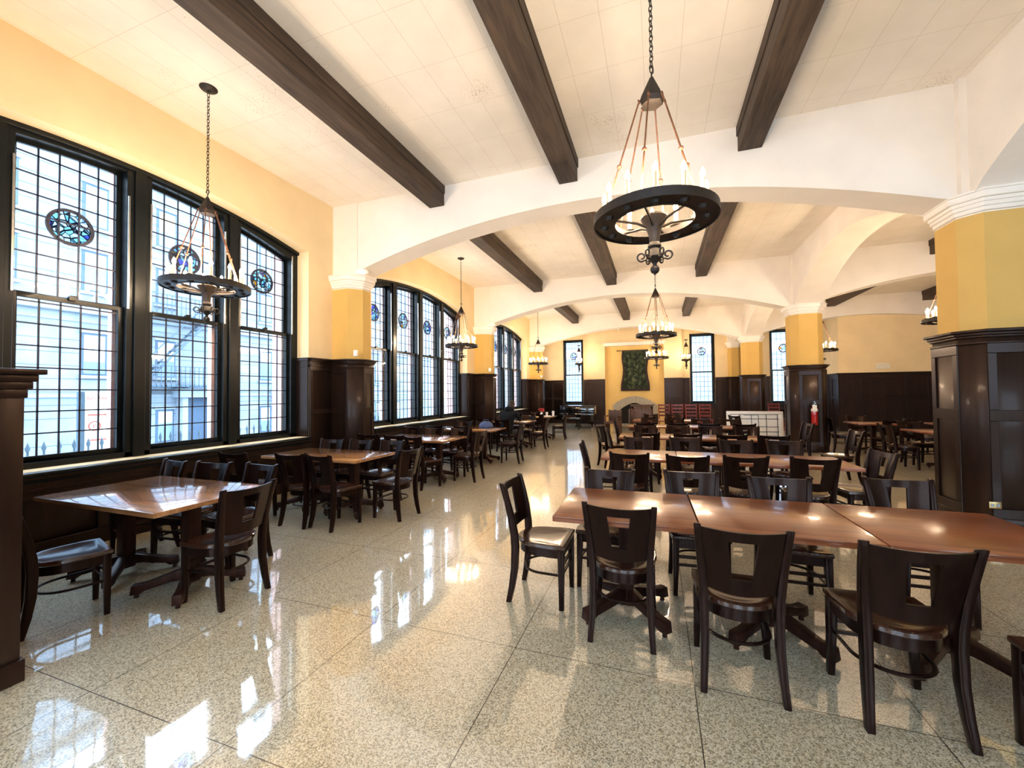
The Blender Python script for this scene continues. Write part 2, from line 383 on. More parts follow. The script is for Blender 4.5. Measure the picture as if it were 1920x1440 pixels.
# ---------------- windows
def lead(mb, u0, u1, z0, ztop, d, cols, row0, rows, t=.007):
    for k in range(1, cols):
        u = u0 + (u1-u0)*k/cols
        mb.box(u-t, u+t, d-.006, d+.006, z0, ztop(u))
    for z in rows:
        # clip horizontals below the head curve
        a = [u0 + (u1-u0)*i/16 for i in range(17)]
        ok = [u for u in a if ztop(u) > z]
        if len(ok) > 1: mb.box(min(ok), max(ok), d-.006, d+.006, z-t, z+t)
def medallion(root, u, d, z, r=.2):
    m = MB(); m.lathe([(0,-.004),(r*.86,-.004),(r*.86,.004),(0,.004)], 32)
    o = m.build('stained_medallion', M['stained'], root); o.rotation_euler = (PI/2,0,0); o.location = (u,d,z)
    o['label'] = 'round blue and white stained glass medallion'
    m = MB(); m.lathe([(r*.84,-.008),(r,-.008),(r,.008),(r*.84,.008),(r*.84,-.008)], 36, caps=False)
    q = m.build('medallion_rim', M['lead'], o)
def sash(root, u0, u1, z0, ztop, d, rows, cols=5, botw=.07, topw=.05, st=.045):
    """u0,u1,z0 = glass limits"""
    us = [u0-st + (u1-u0+2*st)*k/10 for k in range(11)]
    m = MB()
    m.strip([u0-st,u0], lambda u: z0-botw, lambda u: ztop(u)+topw, d-.02, d+.02)
    m.strip([u1,u1+st], lambda u: z0-botw, lambda u: ztop(u)+topw, d-.02, d+.02)
    m.box(u0, u1, d-.02, d+.02, z0-botw, z0)
    m.strip(us[1:-1] if 0 else [u0+(u1-u0)*k/10 for k in range(11)], ztop, lambda u: ztop(u)+topw, d-.02, d+.02)
    s = m.build('sash', M['frame'], root, bevel=.003, seg=1)
    m = MB(); us = [u0 + (u1-u0)*k/8 for k in range(9)]
    m.poly([(u,d,z0) for u in us] + [(u,d,ztop(u)) for u in reversed(us)])
    m.build('pane', M['glass'], s)
    m = MB(); lead(m, u0, u1, z0, ztop, d-.004, cols, z0, rows); m.build('lead_cames', M['lead'], s, smooth=False)
def arched_window(num, c):
    root = empty('window_%d' % num, (XW, c, 0), PI/2); struct(root, 'arched window of four dark sashes with leaded panes')
    cs = [-1.7495, -.5945, .5605, 1.7155]; g = .405
    m = MB()
    for a, b_ in zip(cs[:-1], cs[1:]):          # mullions with a raised nosing
        m.strip([a+g+.045, b_-g-.045], lambda u: SILL, lambda u: OC(u)-.02, .25, .44)
        mu = (a+b_)/2; m.strip([mu-.06, mu+.06], lambda u: SILL, lambda u: OC(u)-.03, .22, .25)
    m.strip([-HW, cs[0]-g-.045], lambda u: SILL, lambda u: OC(u), .25, .44)
    m.strip([cs[3]+g+.045, HW], lambda u: SILL, lambda u: OC(u), .25, .44)
    us = [-HW + 2*HW*k/32 for k in range(33)]
    m.strip(us, lambda u: GC(u)+.04, OC, .26, .44)
    m.strip(us, lambda u: OC(u)-.05, OC, .21, .26)
    m.box(-HW, HW, .25, .50, SILL, .90)
    m.build('frame', M['frame'], root, bevel=.004, seg=1)
    m = MB()                                    # metal sash tracks
    for a in cs:
        m.box(a+g+.05, a+g+.068, .235, .25, 2.6, 3.95); m.box(a-g-.068, a-g-.05, .235, .25, 2.6, 3.95)
    m.build('sash_track', M['chrome'], root)
    m = MB(); m.box(-HW-.0, HW, -.10, .36, .795, .838)
    m.box(-HW, HW, -.07, -.02, .74, .795)
    m.build('window_sill', M['frame'], root, bevel=.006)
    for i, a in enumerate(cs):
        sash(root, a-g, a+g, .96, lambda u: 2.565, .33, [.96 + .225*k for k in range(1,8)])
        sash(root, a-g, a+g, 2.635, GC, .39, [2.635 + .205*k for k in range(1,9)], botw=.035)
        m = MB(); m.box(a-.03, a+.03, .285, .325, 2.60, 2.64); m.cyl((a-.02,.30,2.645),(a+.04,.30,2.65),.008); m.build('sash_lock', M['frame'], root)
        medallion(root, a+.02, .40, 3.42 if i in (1,2) else 3.42)
    m = MB()                                    # painted wood cheeks lining the jamb
    for s in (-1,1):
        x0, x1 = s*HW, s*(HW-.02)
        m.box(x0, x1, -.0, .25, .84, ZW-.02); m.box(x0, s*(HW-.045), -.03, .25, ZW-.05, ZW); m.box(x0, s*(HW-.032), -.01, .25, ZW-.16, ZW-.13)
    m.build('jamb_lining', M['wains'], root)
    # brick reveals outside
    m = MB()
    for a, b_ in zip(cs[:-1], cs[1:]):
        m.strip([a+g+.01, b_-g-.01], lambda u: .75, lambda u: 4.6, .45, .53)
    m.box(cs[3]+g+.03, cs[3]+g+.35, .45, .66, .75, 4.6); m.box(cs[0]-g-.35, cs[0]-g-.03, .45, .75, .75, 4.6)
    m.build('brick_pier', M['brick'], root)
    return root
for i, c in enumerate(BAYC): arched_window(i+1, c)
def plain_window(num, x, y, rz, hw, z0, z1, cols, nrows, med=None, slim=False):
    root = empty('window_%d' % num, (x,y,0), rz); struct(root, 'tall dark sash window with leaded panes')
    m = MB(); t = .07
    m.box(-hw, -hw+t, -.03, .16, z0, z1); m.box(hw-t, hw, -.03, .16, z0, z1); m.box(-hw, hw, -.03, .16, z1-t, z1); m.box(-hw, hw, -.03, .16, z0, z0+t*.6)
    m.build('frame', M['frame'], root, bevel=.004, seg=1)
    m = MB(); m.box(-hw-.05, hw+.05, -.12, .1, z0-.05, z0); m.build('window_sill', M['frame'], root)
    zm = z0 + (z1-z0)*.45; g = hw-t-.04
    sash(root, -g, g, z0+.11, lambda u: zm-.03, .06, [z0+.11+.225*k for k in range(1, 14) if z0+.11+.225*k < zm-.05], cols)
    sash(root, -g, g, zm+.03, lambda u: z1-t-.05, .11, [zm+.03+.225*k for k in range(1, 14) if zm+.225*k < z1-.15], cols, botw=.03)
    if med: medallion(root, med[0], .115, med[1], .19)
    return root
for i,(c,h) in enumerate(WIN_END): plain_window(5+i, c, YEND, 0, h, 1.0, 4.24, 5, 7, (0, 3.42))
plain_window(8, XW, 20.05, PI/2, .42, .84, 4.0, 4, 7)
for i,c in enumerate(WIN_BACK): plain_window(9+i, c, YB, PI, 1.35, .9, 4.3, 8, 7)  # unseen windows added behind the camera for fill light

# ---------------- wood wainscot helper: a run between two points, facing left of travel direction
def wainscot(name, p0, p1, z1=ZW, z0=0, thick=.045, panels=True, pw=.62, label=None):
    L = math.hypot(p1[0]-p0[0], p1[1]-p0[1]); a = math.atan2(p1[1]-p0[1], p1[0]-p0[0])
    m = MB()
    m.box(0, L, 0, thick*.5, z0, z1-.02)
    n = max(1, round(L/pw)); st = .055
    if panels:
        full = z1 - z0 > 1.2
        rails = [z0, z0+.16, z1-.24, z1-.12] if not full else [z0, z0+.16, .93, 1.0, z1-.24, z1-.12]
        m.box(0, L, thick*.5, thick, z0, z0+.16); m.box(0, L, thick*.5, thick, z1-.22, z1-.02)
        if full: m.box(0, L, thick*.5, thick, 1.22, 1.30)
        for k in range(n+1):
            x = L*k/n
            for za, zb in (((z0+.162, 1.218), (1.302, z1-.222)) if full else ((z0+.162, z1-.222),)):
                m.box(max(0,x-st), min(L,x+st), thick*.5, thick, za, zb)
    m.box(0, L, 0, thick+.012, z1-.15, z1-.12)
    m.box(0, L, 0, thick+.02, z1-.06, z1-.03); m.box(0, L, 0, thick+.045, z1-.03, z1)
    o = m.build(name, M['wains'], bevel=.004, seg=1); o.location = (p0[0],p0[1],0); o.rotation_euler = (0,0,a)
    return struct(o, label or 'dark panelled wainscot')
tn = [0]
def trim(p0, p1, **k):
    tn[0] += 1; return wainscot('trim_%d' % tn[0], p0, p1, **k)
# left wall: travel +Y ... facing +X is to the right, so travel -Y (left of travel = +X)
for c in BAYC:
    trim((XW, c+HW), (XW, c-HW), z1=.80, pw=.9)
for y0, y1 in ((BAYC[0]+HW, BAYC[1]-HW), (BAYC[1]+HW, BAYC[2]-HW), (BAYC[2]+HW, BAYC[3]-HW), (BAYC[3]+HW, 20.05-.42), (20.05+.42, YEND)):
    if y1-y0 > .1: trim((XW, y1), (XW, y0), pw=.85)
trim((XW, 20.47), (XW, 19.63), z1=.80)
# end wall: face -Y is left of travel direction -X
def tb(x0, x1, y, **k): trim((x1, y), (x0, y), **k)
tb(XW, -4.53, YEND); tb(-3.49, -3.25, YEND); tb(-4.53, -3.49, YEND, z1=.95)
tb(-3.25, -2.38, 20.3); tb(.32, 1.12, 20.3); tb(1.12, 1.44, YEND); tb(2.52, 4.68, YEND); tb(5.82, 6.52, YEND); tb(1.44, 2.52, YEND, z1=.95); tb(4.68, 5.82, YEND, z1=.95)
tb(6.52, XR, 18.75); trim((6.52, 18.71), (6.52, YEND))
trim((XR, YB), (XR, 18.75))

# ---------------- octagonal piers
def octo(x0, x1, y0, y1, c, e=0.0):
    x0-=e; x1+=e; y0-=e; y1+=e; c = c + e*.586
    return [(x0+c,y0),(x1-c,y0),(x1,y0+c),(x1,y1-c),(x1-c,y1),(x0+c,y1),(x0,y1-c),(x0,y0+c)]
def pier(x0, x1, y0, y1, c, label, name='column'):
    root = empty(name, ((x0+x1)/2, (y0+y1)/2, 0)); struct(root, label)
    ox, oy = (x0+x1)/2, (y0+y1)/2; X0, X1, Y0, Y1 = x0-ox, x1-ox, y0-oy, y1-oy
    m = MB(); m.prism(octo(X0+.04, X1-.04, Y0+.04, Y1-.04, c), ZW-.02, 3.50); m.build('shaft', M['ochre'], root)
    m = MB()
    for z0, z1, e in ((3.46,3.52,-.015),(3.52,3.565,.015),(3.565,3.61,.035),(3.61,3.65,.05),(3.65,3.72,.085),(3.72,3.745,.10)):
        m.prism(octo(X0+.04, X1-.04, Y0+.04, Y1-.04, c, e), z0, z1)
    m.build('capital', M['cap'], root, bevel=.006, seg=2)
    m = MB(); m.box(X0+.03, X1-.03, Y0+.06, Y1-.06, 3.74, CZ); m.build('impost_block', M['white'], root)
    m = MB()
    m.prism(octo(X0, X1, Y0, Y1, c), 0, ZW-.03)
    m.prism(octo(X0, X1, Y0, Y1, c, .02), 0, .16)
    for z0, z1, e in ((ZW-.155,ZW-.13,.018),(ZW-.085,ZW-.06,.02),(ZW-.06,ZW-.03,.04),(ZW-.03,ZW,.07)):
        m.prism(octo(X0, X1, Y0, Y1, c, e), z0, z1)
    # stiles and rails on the four broad faces
    t = .014
    def frame_face(a0, a1, put):
        for z0, z1 in ((.16,.26),(1.20,1.32),(ZW-.26,ZW-.155)): put(a0, a1, z0, z1)
        [put(q, q+.075, za, zb) for q in (a0, a1-.075) for za, zb in ((.262,1.198),(1.322,ZW-.262))]
    frame_face(X0+c, X1-c, lambda a,b_,z0,z1: m.box(a,b_,Y0-t,Y0,z0,z1))
    frame_face(X0+c, X1-c, lambda a,b_,z0,z1: m.box(a,b_,Y1,Y1+t,z0,z1))
    frame_face(Y0+c, Y1-c, lambda a,b_,z0,z1: m.box(X0-t,X0,a,b_,z0,z1))
    frame_face(Y0+c, Y1-c, lambda a,b_,z0,z1: m.box(X1,X1+t,a,b_,z0,z1))
    m.build('panelling', M['wains'], root, bevel=.003, seg=1)
    return root
names = ['behind the camera','nearest the camera','in the middle distance','farthest']
for k, y in enumerate(PIERY):
    pier(3.23, 4.02, y-.385, y+.385, .155, 'octagonal ochre column over dark panelling, '+names[k])
for k, y in enumerate(PIERY):
    pier(XW-.25, -5.08, y-.335, y+.335, .19, 'ochre half pier against the window wall, '+names[k])
pier(3.0, 3.6, YEND-.28, YEND+.2, .12, 'small pier on the end wall')

# ---------------- transverse and longitudinal arches
def arch_bar(name, a0, a1, spr0, spr1, zs0, zs1, apex, ac, fix, thick, along, label):
    """flat bar with segmental soffit. along='x': spans x, at y=fix..fix+thick"""
    m = MB(); us = [a0 + (a1-a0)*k/48 for k in range(49)]
    def lo(u):
        if u <= spr0: return zs0
        if u >= spr1: return zs1
        if u < ac: t = (ac-u)/(ac-spr0); return apex - (apex-zs0-.04)*t*t
        t = (u-ac)/(spr1-ac); return apex - (apex-zs1-.04)*t*t
    m.strip(us, lo, lambda u: CZ+.02, 0, thick)
    o = m.build(name, M['white'], angle=25)
    if along == 'x': o.location = (0, fix, 0)
    else: o.rotation_euler = (0,0,PI/2); o.location = (fix, 0, 0)
    return struct(o, label)
for k, y in enumerate(PIERY):
    arch_bar('trim_arch', -5.7, 3.3, -5.20, 3.13, 3.74, 3.70, 4.43, -1.05, y-.25, .46, 'x', 'white segmental arch crossing the hall')
    arch_bar('trim_arch', 3.95, XR, 4.03, XR-.05, 3.84, 3.84, 4.36, 7.25, y-.25, .46, 'x', 'white segmental arch crossing the aisle')
ys = [YB] + PIERY + [YEND]
for a, c in zip(ys[:-1], ys[1:]):
    s0, s1 = a + (.42 if a != YB else 0), c - (.42 if c != YEND else .2)
    arch_bar('trim_arch', a, c, s0, s1, 3.72, 3.72, 4.55 if c-a > 4 else 4.1, (s0+s1)/2, 3.93, .60, 'y', 'white arch between the columns')

# ---------------- dark ceiling beams
for k in range(len(ys)-1):
    y0 = ys[k] + (.21 if k else 0); y1 = ys[k+1] - (.25 if k < len(ys)-2 else 0)
    for x in (-3.465, -1.21, 1.20, 6.24, 9.1):
        if x > 5 and k == len(ys)-2: continue
        ye = y1
        m = MB(); m.box(x-.14, x+.14, y0, ye, 4.72, CZ+.01); m.box(x-.155, x-.14, y0, ye, 4.92, CZ); m.box(x+.14, x+.155, y0, ye, 4.92, CZ)
        struct(m.build('ceiling_beam', M['beam'], bevel=.008, seg=1), 'dark timber ceiling beam')

# ---------------- low panelled screen at the left edge
root = empty('partition_screen', (-4.5, 1.155, 0), 0, 'dark panelled wooden screen with moulded top at left edge of the photo', 'partition')
m = MB(); m.box(-1.10, 1.19, -.075, .075, 0, 1.6); m.box(-1.12, 1.205, -.09, .09, 0, .12); m.build('panel', M['wains'], root, bevel=.004)
m = MB()
for z0, z1, e in ((1.55,1.60,.01),(1.60,1.64,.025),(1.64,1.68,.04),(1.68,1.71,.065)): m.box(-1.10-e*.3, 1.19+e, -.075-e, .075+e, z0, z1)
m.build('cap_moulding', M['wains'], root, bevel=.005)
# ------------------------------------------------------------------ chair
def seat_outline(n=20):
    # front (y=+.2) square corners, back rounded
    pts = [(-.205,.205),(-.212,.10)]
    for k in range(n+1):
        a = PI + PI*k/n
        pts.append((.20*math.cos(a), .0 + .20*math.sin(a)*.98))
    pts += [(.212,.10),(.205,.205)]
    return pts[::-1]
def make_chair(name='dining_chair'):
    root = empty(name)
    out = seat_outline()
    # seat: saddle-dished slab built as rings
    m = MB(); rings = []
    C = (0,.01)
    def ring(s, z): return [((x-C[0])*s+C[0], (y-C[1])*s+C[1], z) for x,y in out]
    m.loft([ring(.97,.425), ring(1,.432), ring(1,.452), ring(.97,.458), ring(.86,.458), ring(.70,.451), ring(.45,.445), ring(.12,.444)])
    m.build('seat', M['seat'], root, angle=40)
    m = MB(); oi = [(x*.86, (y-.01)*.86+.01) for x,y in out]; oo = [(x*.92, (y-.01)*.92+.01) for x,y in out]
    m.loft([[(*p,.362) for p in oo],[(*p,.426) for p in oo],[(*p,.426) for p in oi],[(*p,.362) for p in oi],[(*p,.362) for p in oo]], cap=False)
    m.build('seat_frame', M['chair'], root)
    for s in (-1,1):
        m = MB(); rg = []
        for z, hx, hy, cx, cy in ((0,.0155,.0165,.187,.178),(.20,.020,.020,.180,.178),(.40,.023,.023,.176,.176),(.43,.023,.023,.176,.176)):
            rg.append([(s*cx+hx*a, cy+hy*b_, z) for a,b_ in ((-1,-1),(1,-1),(1,1),(-1,1))])
        m.loft(rg); m.build('leg', M['chair'], root, bevel=.004, angle=40)
    prof = [(0,.186,-.222),(.12,.178,-.196),(.25,.172,-.178),(.40,.171,-.172),(.50,.174,-.178),(.62,.183,-.197),(.74,.194,-.224),(.84,.203,-.252),(.875,.206,-.262)]
    for s in (-1,1):
        m = MB(); rg = []
        for i,(z,x,y) in enumerate(prof):
            hx = .0165 + .004*math.sin(PI*min(1,z/.85)); hy = .019 + .009*math.sin(PI*min(1,z/.80))
            zz = z + (.0 if i < len(prof)-1 else 0)
            rg.append([(s*x+hx*a, y+hy*b_, zz + (.004*b_*(-1) if i == len(prof)-1 else 0)) for a,b_ in ((-1,-1),(1,-1),(1,1),(-1,1))])
        m.loft(rg); m.build('leg', M['chair'], root, bevel=.005, angle=40)
    # curved back panel with trapezoid window
    def P(t, z, off):   # t in -1..1
        k = max(0,(z-.50)/.36)
        w = .168 + .034*k; y = -.180 - .076*k**1.2
        return (t*w, y - .040*(1-t*t) + off, z)
    ts = [-1,-.8,-.6,-.42,-.33,-.1,.1,.33,.42,.6,.8,1]
    def holew(z): return .265 + .075*(z-.60)/.2
    zs = [.0,.06,.25,.5,.78,.92,1.0]
    m = MB(); T = 14; 
    tt = [-1,-.85,-.7,-.55,-.42,-2, 2,.42,.55,.7,.85,1]
    tt = [-1,-.83,-.66,-.5,'L',-.12,.12,'R',.5,.66,.83,1]
    def top(t): return .862 - .010*(1-t*t)
    def bot(t): return .535 - .022*(1-t*t)
    zl = ['b',.585,.600,.80,.825,'t']
    nT, nZ = len(tt), len(zl)
    def tv(q, z): return -holew(z) if q == 'L' else holew(z) if q == 'R' else q
    front, back = {}, {}
    for i,q in enumerate(tt):
        for j,z in enumerate(zl):
            zz = .6 if z == 'b' else .8 if z == 't' else z
            t = tv(q, min(.8,max(.6,zz))); Z = bot(t) if z == 'b' else top(t) if z == 't' else z
            front[i,j] = len(m.v); m.v.append(P(t,Z,.008)); back[i,j] = len(m.v); m.v.append(P(t,Z,-.008))
    hole = lambda i,j: 4 <= i < 7 and j == 2
    for i in range(nT-1):
        for j in range(nZ-1):
            if hole(i,j): continue
            m.f.append((front[i,j],front[i+1,j],front[i+1,j+1],front[i,j+1])); m.f.append((back[i,j],back[i,j+1],back[i+1,j+1],back[i+1,j]))
            for (di,dj,a,b_) in ((0,-1,(i,j),(i+1,j)),(0,1,(i+1,j+1),(i,j+1)),(-1,0,(i,j+1),(i,j)),(1,0,(i+1,j),(i+1,j+1))):
                ii, jj = i+di, j+dj
                if ii < 0 or jj < 0 or ii >= nT-1 or jj >= nZ-1 or hole(ii,jj):
                    m.f.append((front[a],back[a],back[b_],front[b_]))
    m.build('backrest', M['chair'], root, angle=50)
    # bent hoop stretcher and two front rungs
    m = MB(); pts = []
    for k in range(17):
        a = PI*k/16; pts.append((-.165*math.cos(a), .02 - .165*math.sin(a), .235))
    pts = [(-.170,.17,.235)] + pts + [(.170,.17,.235)]
    m.tube(pts, .011, 6, sy=.8); m.build('hoop_stretcher', M['chair'], root)
    m = MB(); m.box(-.175,.175,.170,.186,.285,.305); m.box(-.175,.175,.170,.186,.225,.243); m.build('front_rung', M['chair'], root)
    return root
CH0 = make_chair(); CHK = kidmap(CH0); used = [0]
PLACED = []
def place(x, y, face, label, group):
    """face = heading in degrees (0 = +Y, 90 = -X)"""
    r = CH0 if not used[0] else copy_tree(CH0, CHK); used[0] = 1
    r.location = (x,y,0); r.rotation_euler = (0,0,math.radians(face))
    PLACED.append(label)
    return tag(r, label, 'chair', group)

# ------------------------------------------------------------------ tables
def pedestal(root, x, y, arm=.33):
    m = MB(); m.box(x-.048, x+.048, y-.048, y+.048, .06, .70); m.build('column', M['edge'], root, bevel=.006)
    m = MB(); m.box(x-.22, x+.22, y-.025, y+.025, .685, .716); m.box(x-.025, x+.025, y-.22, y+.22, .685, .716); m.build('top_bracket', M['edge'], root)
    for k in range(4):
        a = PI/4 + k*PI/2; Mx = Matrix.Translation((x,y,0)) @ Matrix.Rotation(a, 4, 'Z')
        m = MB(); w = .032
        prof = [(.0,.09),(.02,.175),(.08,.165),(arm-.05,.105),(arm+.035,.10),(arm+.045,.03),(arm-.02,.03),(arm-.05,.052),(.12,.085)]
        vs = [(p[0],-w,p[1]) for p in prof] + [(p[0],w,p[1]) for p in prof]; n = len(prof)
        m.add(vs, [tuple(range(n)), tuple(range(2*n-1,n-1,-1))] + [(i,n+i,n+(i+1)%n,(i+1)%n) for i in range(n)], Mx)
        f = m.build('foot', M['edge'], root, bevel=.005)
        m = MB(); p = Mx @ Vector((arm+.01,0,0)); m.cyl((p.x,p.y,0),(p.x,p.y,.032),.017,.013,n=10); m.build('glide', M['edge'], f)
def table(cx, cy, w, d, rz, label, group, mat='top', peds=((0,0),)):
    root = empty('dining_table', (cx,cy,0), math.radians(rz), label, 'table', group)
    m = MB(); m.box(-w/2, w/2, -d/2, d/2, .716, .752); m.build('tabletop', M[mat], root, bevel=.004)
    for p in peds: pedestal(root, *p)
    return root

GR = 'tables pushed together in long rows on the right'; GL = 'tables along the window wall'
rown = ['front','second','third','fourth','rear']
rows = [(3.045,1.2),(5.52,-.4),(7.93,0),(10.33,0),(12.55,0)]
for r,(y,rot) in enumerate(rows):
    for k in range(3):
        x = -.225 + .885*k
        if r == 4 and k == 2: continue
        yy = y + (x-.6)*math.tan(math.radians(rot))
        table(x, yy, .877, .84 if r == 0 else .80, rot, 'brown wooden table, %s segment of the %s long row on the right' % (['left end','middle','right end'][k], rown[r]), GR)
gch = 'chairs around the long rows on the right'
L = 'dark wooden chair, %s'
nth = ['first','second','third','fourth']
# (x, y of seat centre, heading)
near = [[(-.232,2.815,0),(.388,2.575,0),(1.062,2.545,2)],
        [(-.31,5.06,0),(.30,5.04,-1),(.85,5.14,4),(1.50,5.20,0)],
        [(-.17,7.55,-3),(.45,7.55,3),(1.10,7.50,0),(1.70,7.55,-4)],
        [(-.25,9.90,2),(.42,9.93,0),(1.05,9.90,-3),(1.70,9.95,2)],
        [(-.2,12.15,0),(.45,12.18,3)]]
far = [[(-.42,3.46,178),(.28,3.57,184),(.89,3.50,180),(1.73,3.69,182)],
       [(-.28,6.30,180),(.39,6.42,183),(1.03,6.24,180),(1.63,6.32,178)],
       [(-.24,8.66,182),(.38,8.72,178),(.98,8.70,180),(1.62,8.70,181)],
       [(-.2,11.05,180),(.4,11.1,183),(1.0,11.05,177),(1.66,11.1,180)],
       [(-.2,13.3,180),(.45,13.3,180)]]
for r in range(5):
    for s, lst in (('near',near[r]),('far',far[r])):
        for k,(x,y,a) in enumerate(lst):
            place(x, y, a, L % ('%s from left, %s side of the %s right-hand row' % (nth[k], s, rown[r])), gch)
place(-.845, 3.075, -90, 'dark wooden chair with glossy seat standing clear at left end of the front right-hand row', gch)
place(1.66, 2.27, 92, 'dark wooden chair cut off at the bottom right corner of the photo', gch)
place(-.73, 5.66, -84, 'dark wooden chair turned side-on at left end of the second right-hand row', gch)
place(2.10, 5.62, 100, 'dark wooden chair turned side-on at right end of the second right-hand row', gch)
place(-.66, 8.05, -80, 'dark wooden chair at left end of the third right-hand row', gch)
place(-.93, 8.80, -60, 'dark wooden chair angled behind the left end of the third right-hand row', gch)
place(-.74, 10.35, -88, 'dark wooden chair at left end of the fourth right-hand row', gch)
place(2.75, 10.2, 100, 'dark wooden chair pulled out right of the fourth row, before the white board', gch)
place(2.9, 8.4, 95, 'dark wooden chair in front of the red extinguisher column', gch)
place(2.25, 13.05, -60, 'dark wooden chair tucked against the white gridded board', gch)

# window side
gw = 'chairs at the window-side tables'
lt = ['nearest','second','third','fourth','fifth','sixth']
LT = [(-4.0,2.27,1.50,.90),(-4.22,4.42,1.55,.80),(-4.18,6.58,1.50,.92),(-4.15,8.60,1.55,.92),(-4.15,11.25,1.5,.9),(-4.1,13.7,1.5,.9)]
for i,(x,y,w,d) in enumerate(LT):
    table(x, y, w, d, 0, 'worn orange-brown table by the windows, %s along the left wall' % lt[i], GL, 'topl', ((-.42,0),(.42,0)))
def lp(i, txt): return 'dark wooden chair, %s the %s window-side table' % (txt, lt[i])
place(-3.965, 1.69, -16, lp(0,'large and cut by the screen, near side of'), gw)
place(-3.20, 2.28, 90, lp(0,'square-backed, on the aisle end of'), gw)
place(-4.90, 2.66, 172, lp(0,'leftmost of three behind'), gw)
place(-4.30, 2.70, 186, lp(0,'middle one of three behind'), gw)
place(-3.75, 2.76, 176, lp(0,'rightmost of three behind'), gw)
place(-4.07, 3.90, 0, lp(1,'middle of three with backs to camera at'), gw)
place(-4.85, 3.78, 2, lp(1,'leftmost of three with backs to camera at'), gw)
place(-3.64, 3.93, -9, lp(1,'rightmost of three with backs to camera at'), gw)
place(-3.18, 4.46, 84, lp(1,'pulled out on the aisle end of'), gw)
place(-4.78, 4.83, 182, lp(1,'leftmost on the far side of'), gw)
place(-4.27, 4.86, 178, lp(1,'second from left, far side of'), gw)
place(-3.76, 4.90, 174, lp(1,'rightmost on the far side of'), gw)
place(-4.75, 6.12, 2, lp(2,'left one on the near side of'), gw)
place(-4.2, 6.12, -3, lp(2,'middle one on the near side of'), gw)
place(-3.70, 5.98, -18, lp(2,'turned, at near aisle corner of'), gw)
place(-3.24, 6.72, 88, lp(2,'on the aisle end of'), gw)
place(-4.85, 7.12, 176, lp(2,'leftmost on the far side of'), gw)
place(-4.30, 7.10, 183, lp(2,'middle one on the far side of'), gw)
place(-3.76, 7.16, 176, lp(2,'rightmost on the far side of'), gw)
place(-4.6, 8.08, 0, lp(3,'left one on the near side of'), gw)
place(-3.85, 8.05, -8, lp(3,'right one on the near side of'), gw)
place(-3.12, 8.72, 94, lp(3,'on the aisle end of'), gw)
place(-4.6, 9.12, 180, lp(3,'left one on the far side of'), gw)
place(-4.08, 9.16, 184, lp(3,'right one on the far side of'), gw)
place(-4.55, 10.78, 0, lp(4,'next to the person at'), gw)
place(-3.16, 11.15, 92, lp(4,'on the aisle end of'), gw)
place(-4.5, 11.76, 180, lp(4,'left one on the far side of'), gw)
place(-3.75, 11.78, 176, lp(4,'right one on the far side of'), gw)
place(-3.12, 13.45, 96, lp(5,'on the aisle end of'), gw)
place(-4.5, 13.22, 2, lp(5,'left one on the near side of'), gw)
place(-3.72, 13.2, -3, lp(5,'right one on the near side of'), gw)
place(-4.2, 14.2, 180, lp(5,'on the far side of'), gw)

# right aisle
ga = 'chairs in the right aisle'; GT = 'tables in the right aisle'
table(4.95, 12.35, .9, .85, 0, 'brown table in the right aisle, just right of the extinguisher column', GT)
table(5.32, 10.2, 1.2, .85, 6, 'brown table in the right aisle, partly behind the nearest column', GT)
table(6.55, 12.3, .9, .85, 0, 'brown table at the back of the right aisle, farthest from the columns', GT)
for x,y,a,t in ((4.30,12.38,-88,'left of the table beside the extinguisher column'),(4.95,11.72,8,'near side of the table beside the extinguisher column'),(4.95,13.0,180,'far side of the table beside the extinguisher column'),
    (4.52,10.2,-84,'left end of the half-hidden aisle table'),(5.1,9.6,4,'near side of the half-hidden aisle table, left'),(5.66,9.55,-4,'near side of the half-hidden aisle table, right'),(5.1,10.85,184,'far side of the half-hidden aisle table, left'),(5.7,10.85,180,'far side of the half-hidden aisle table, right'),
    (5.85,12.3,-92,'left of the farthest aisle table'),(6.55,11.7,0,'near side of the farthest aisle table')):
    place(x, y, a, 'dark wooden chair, '+t, ga)

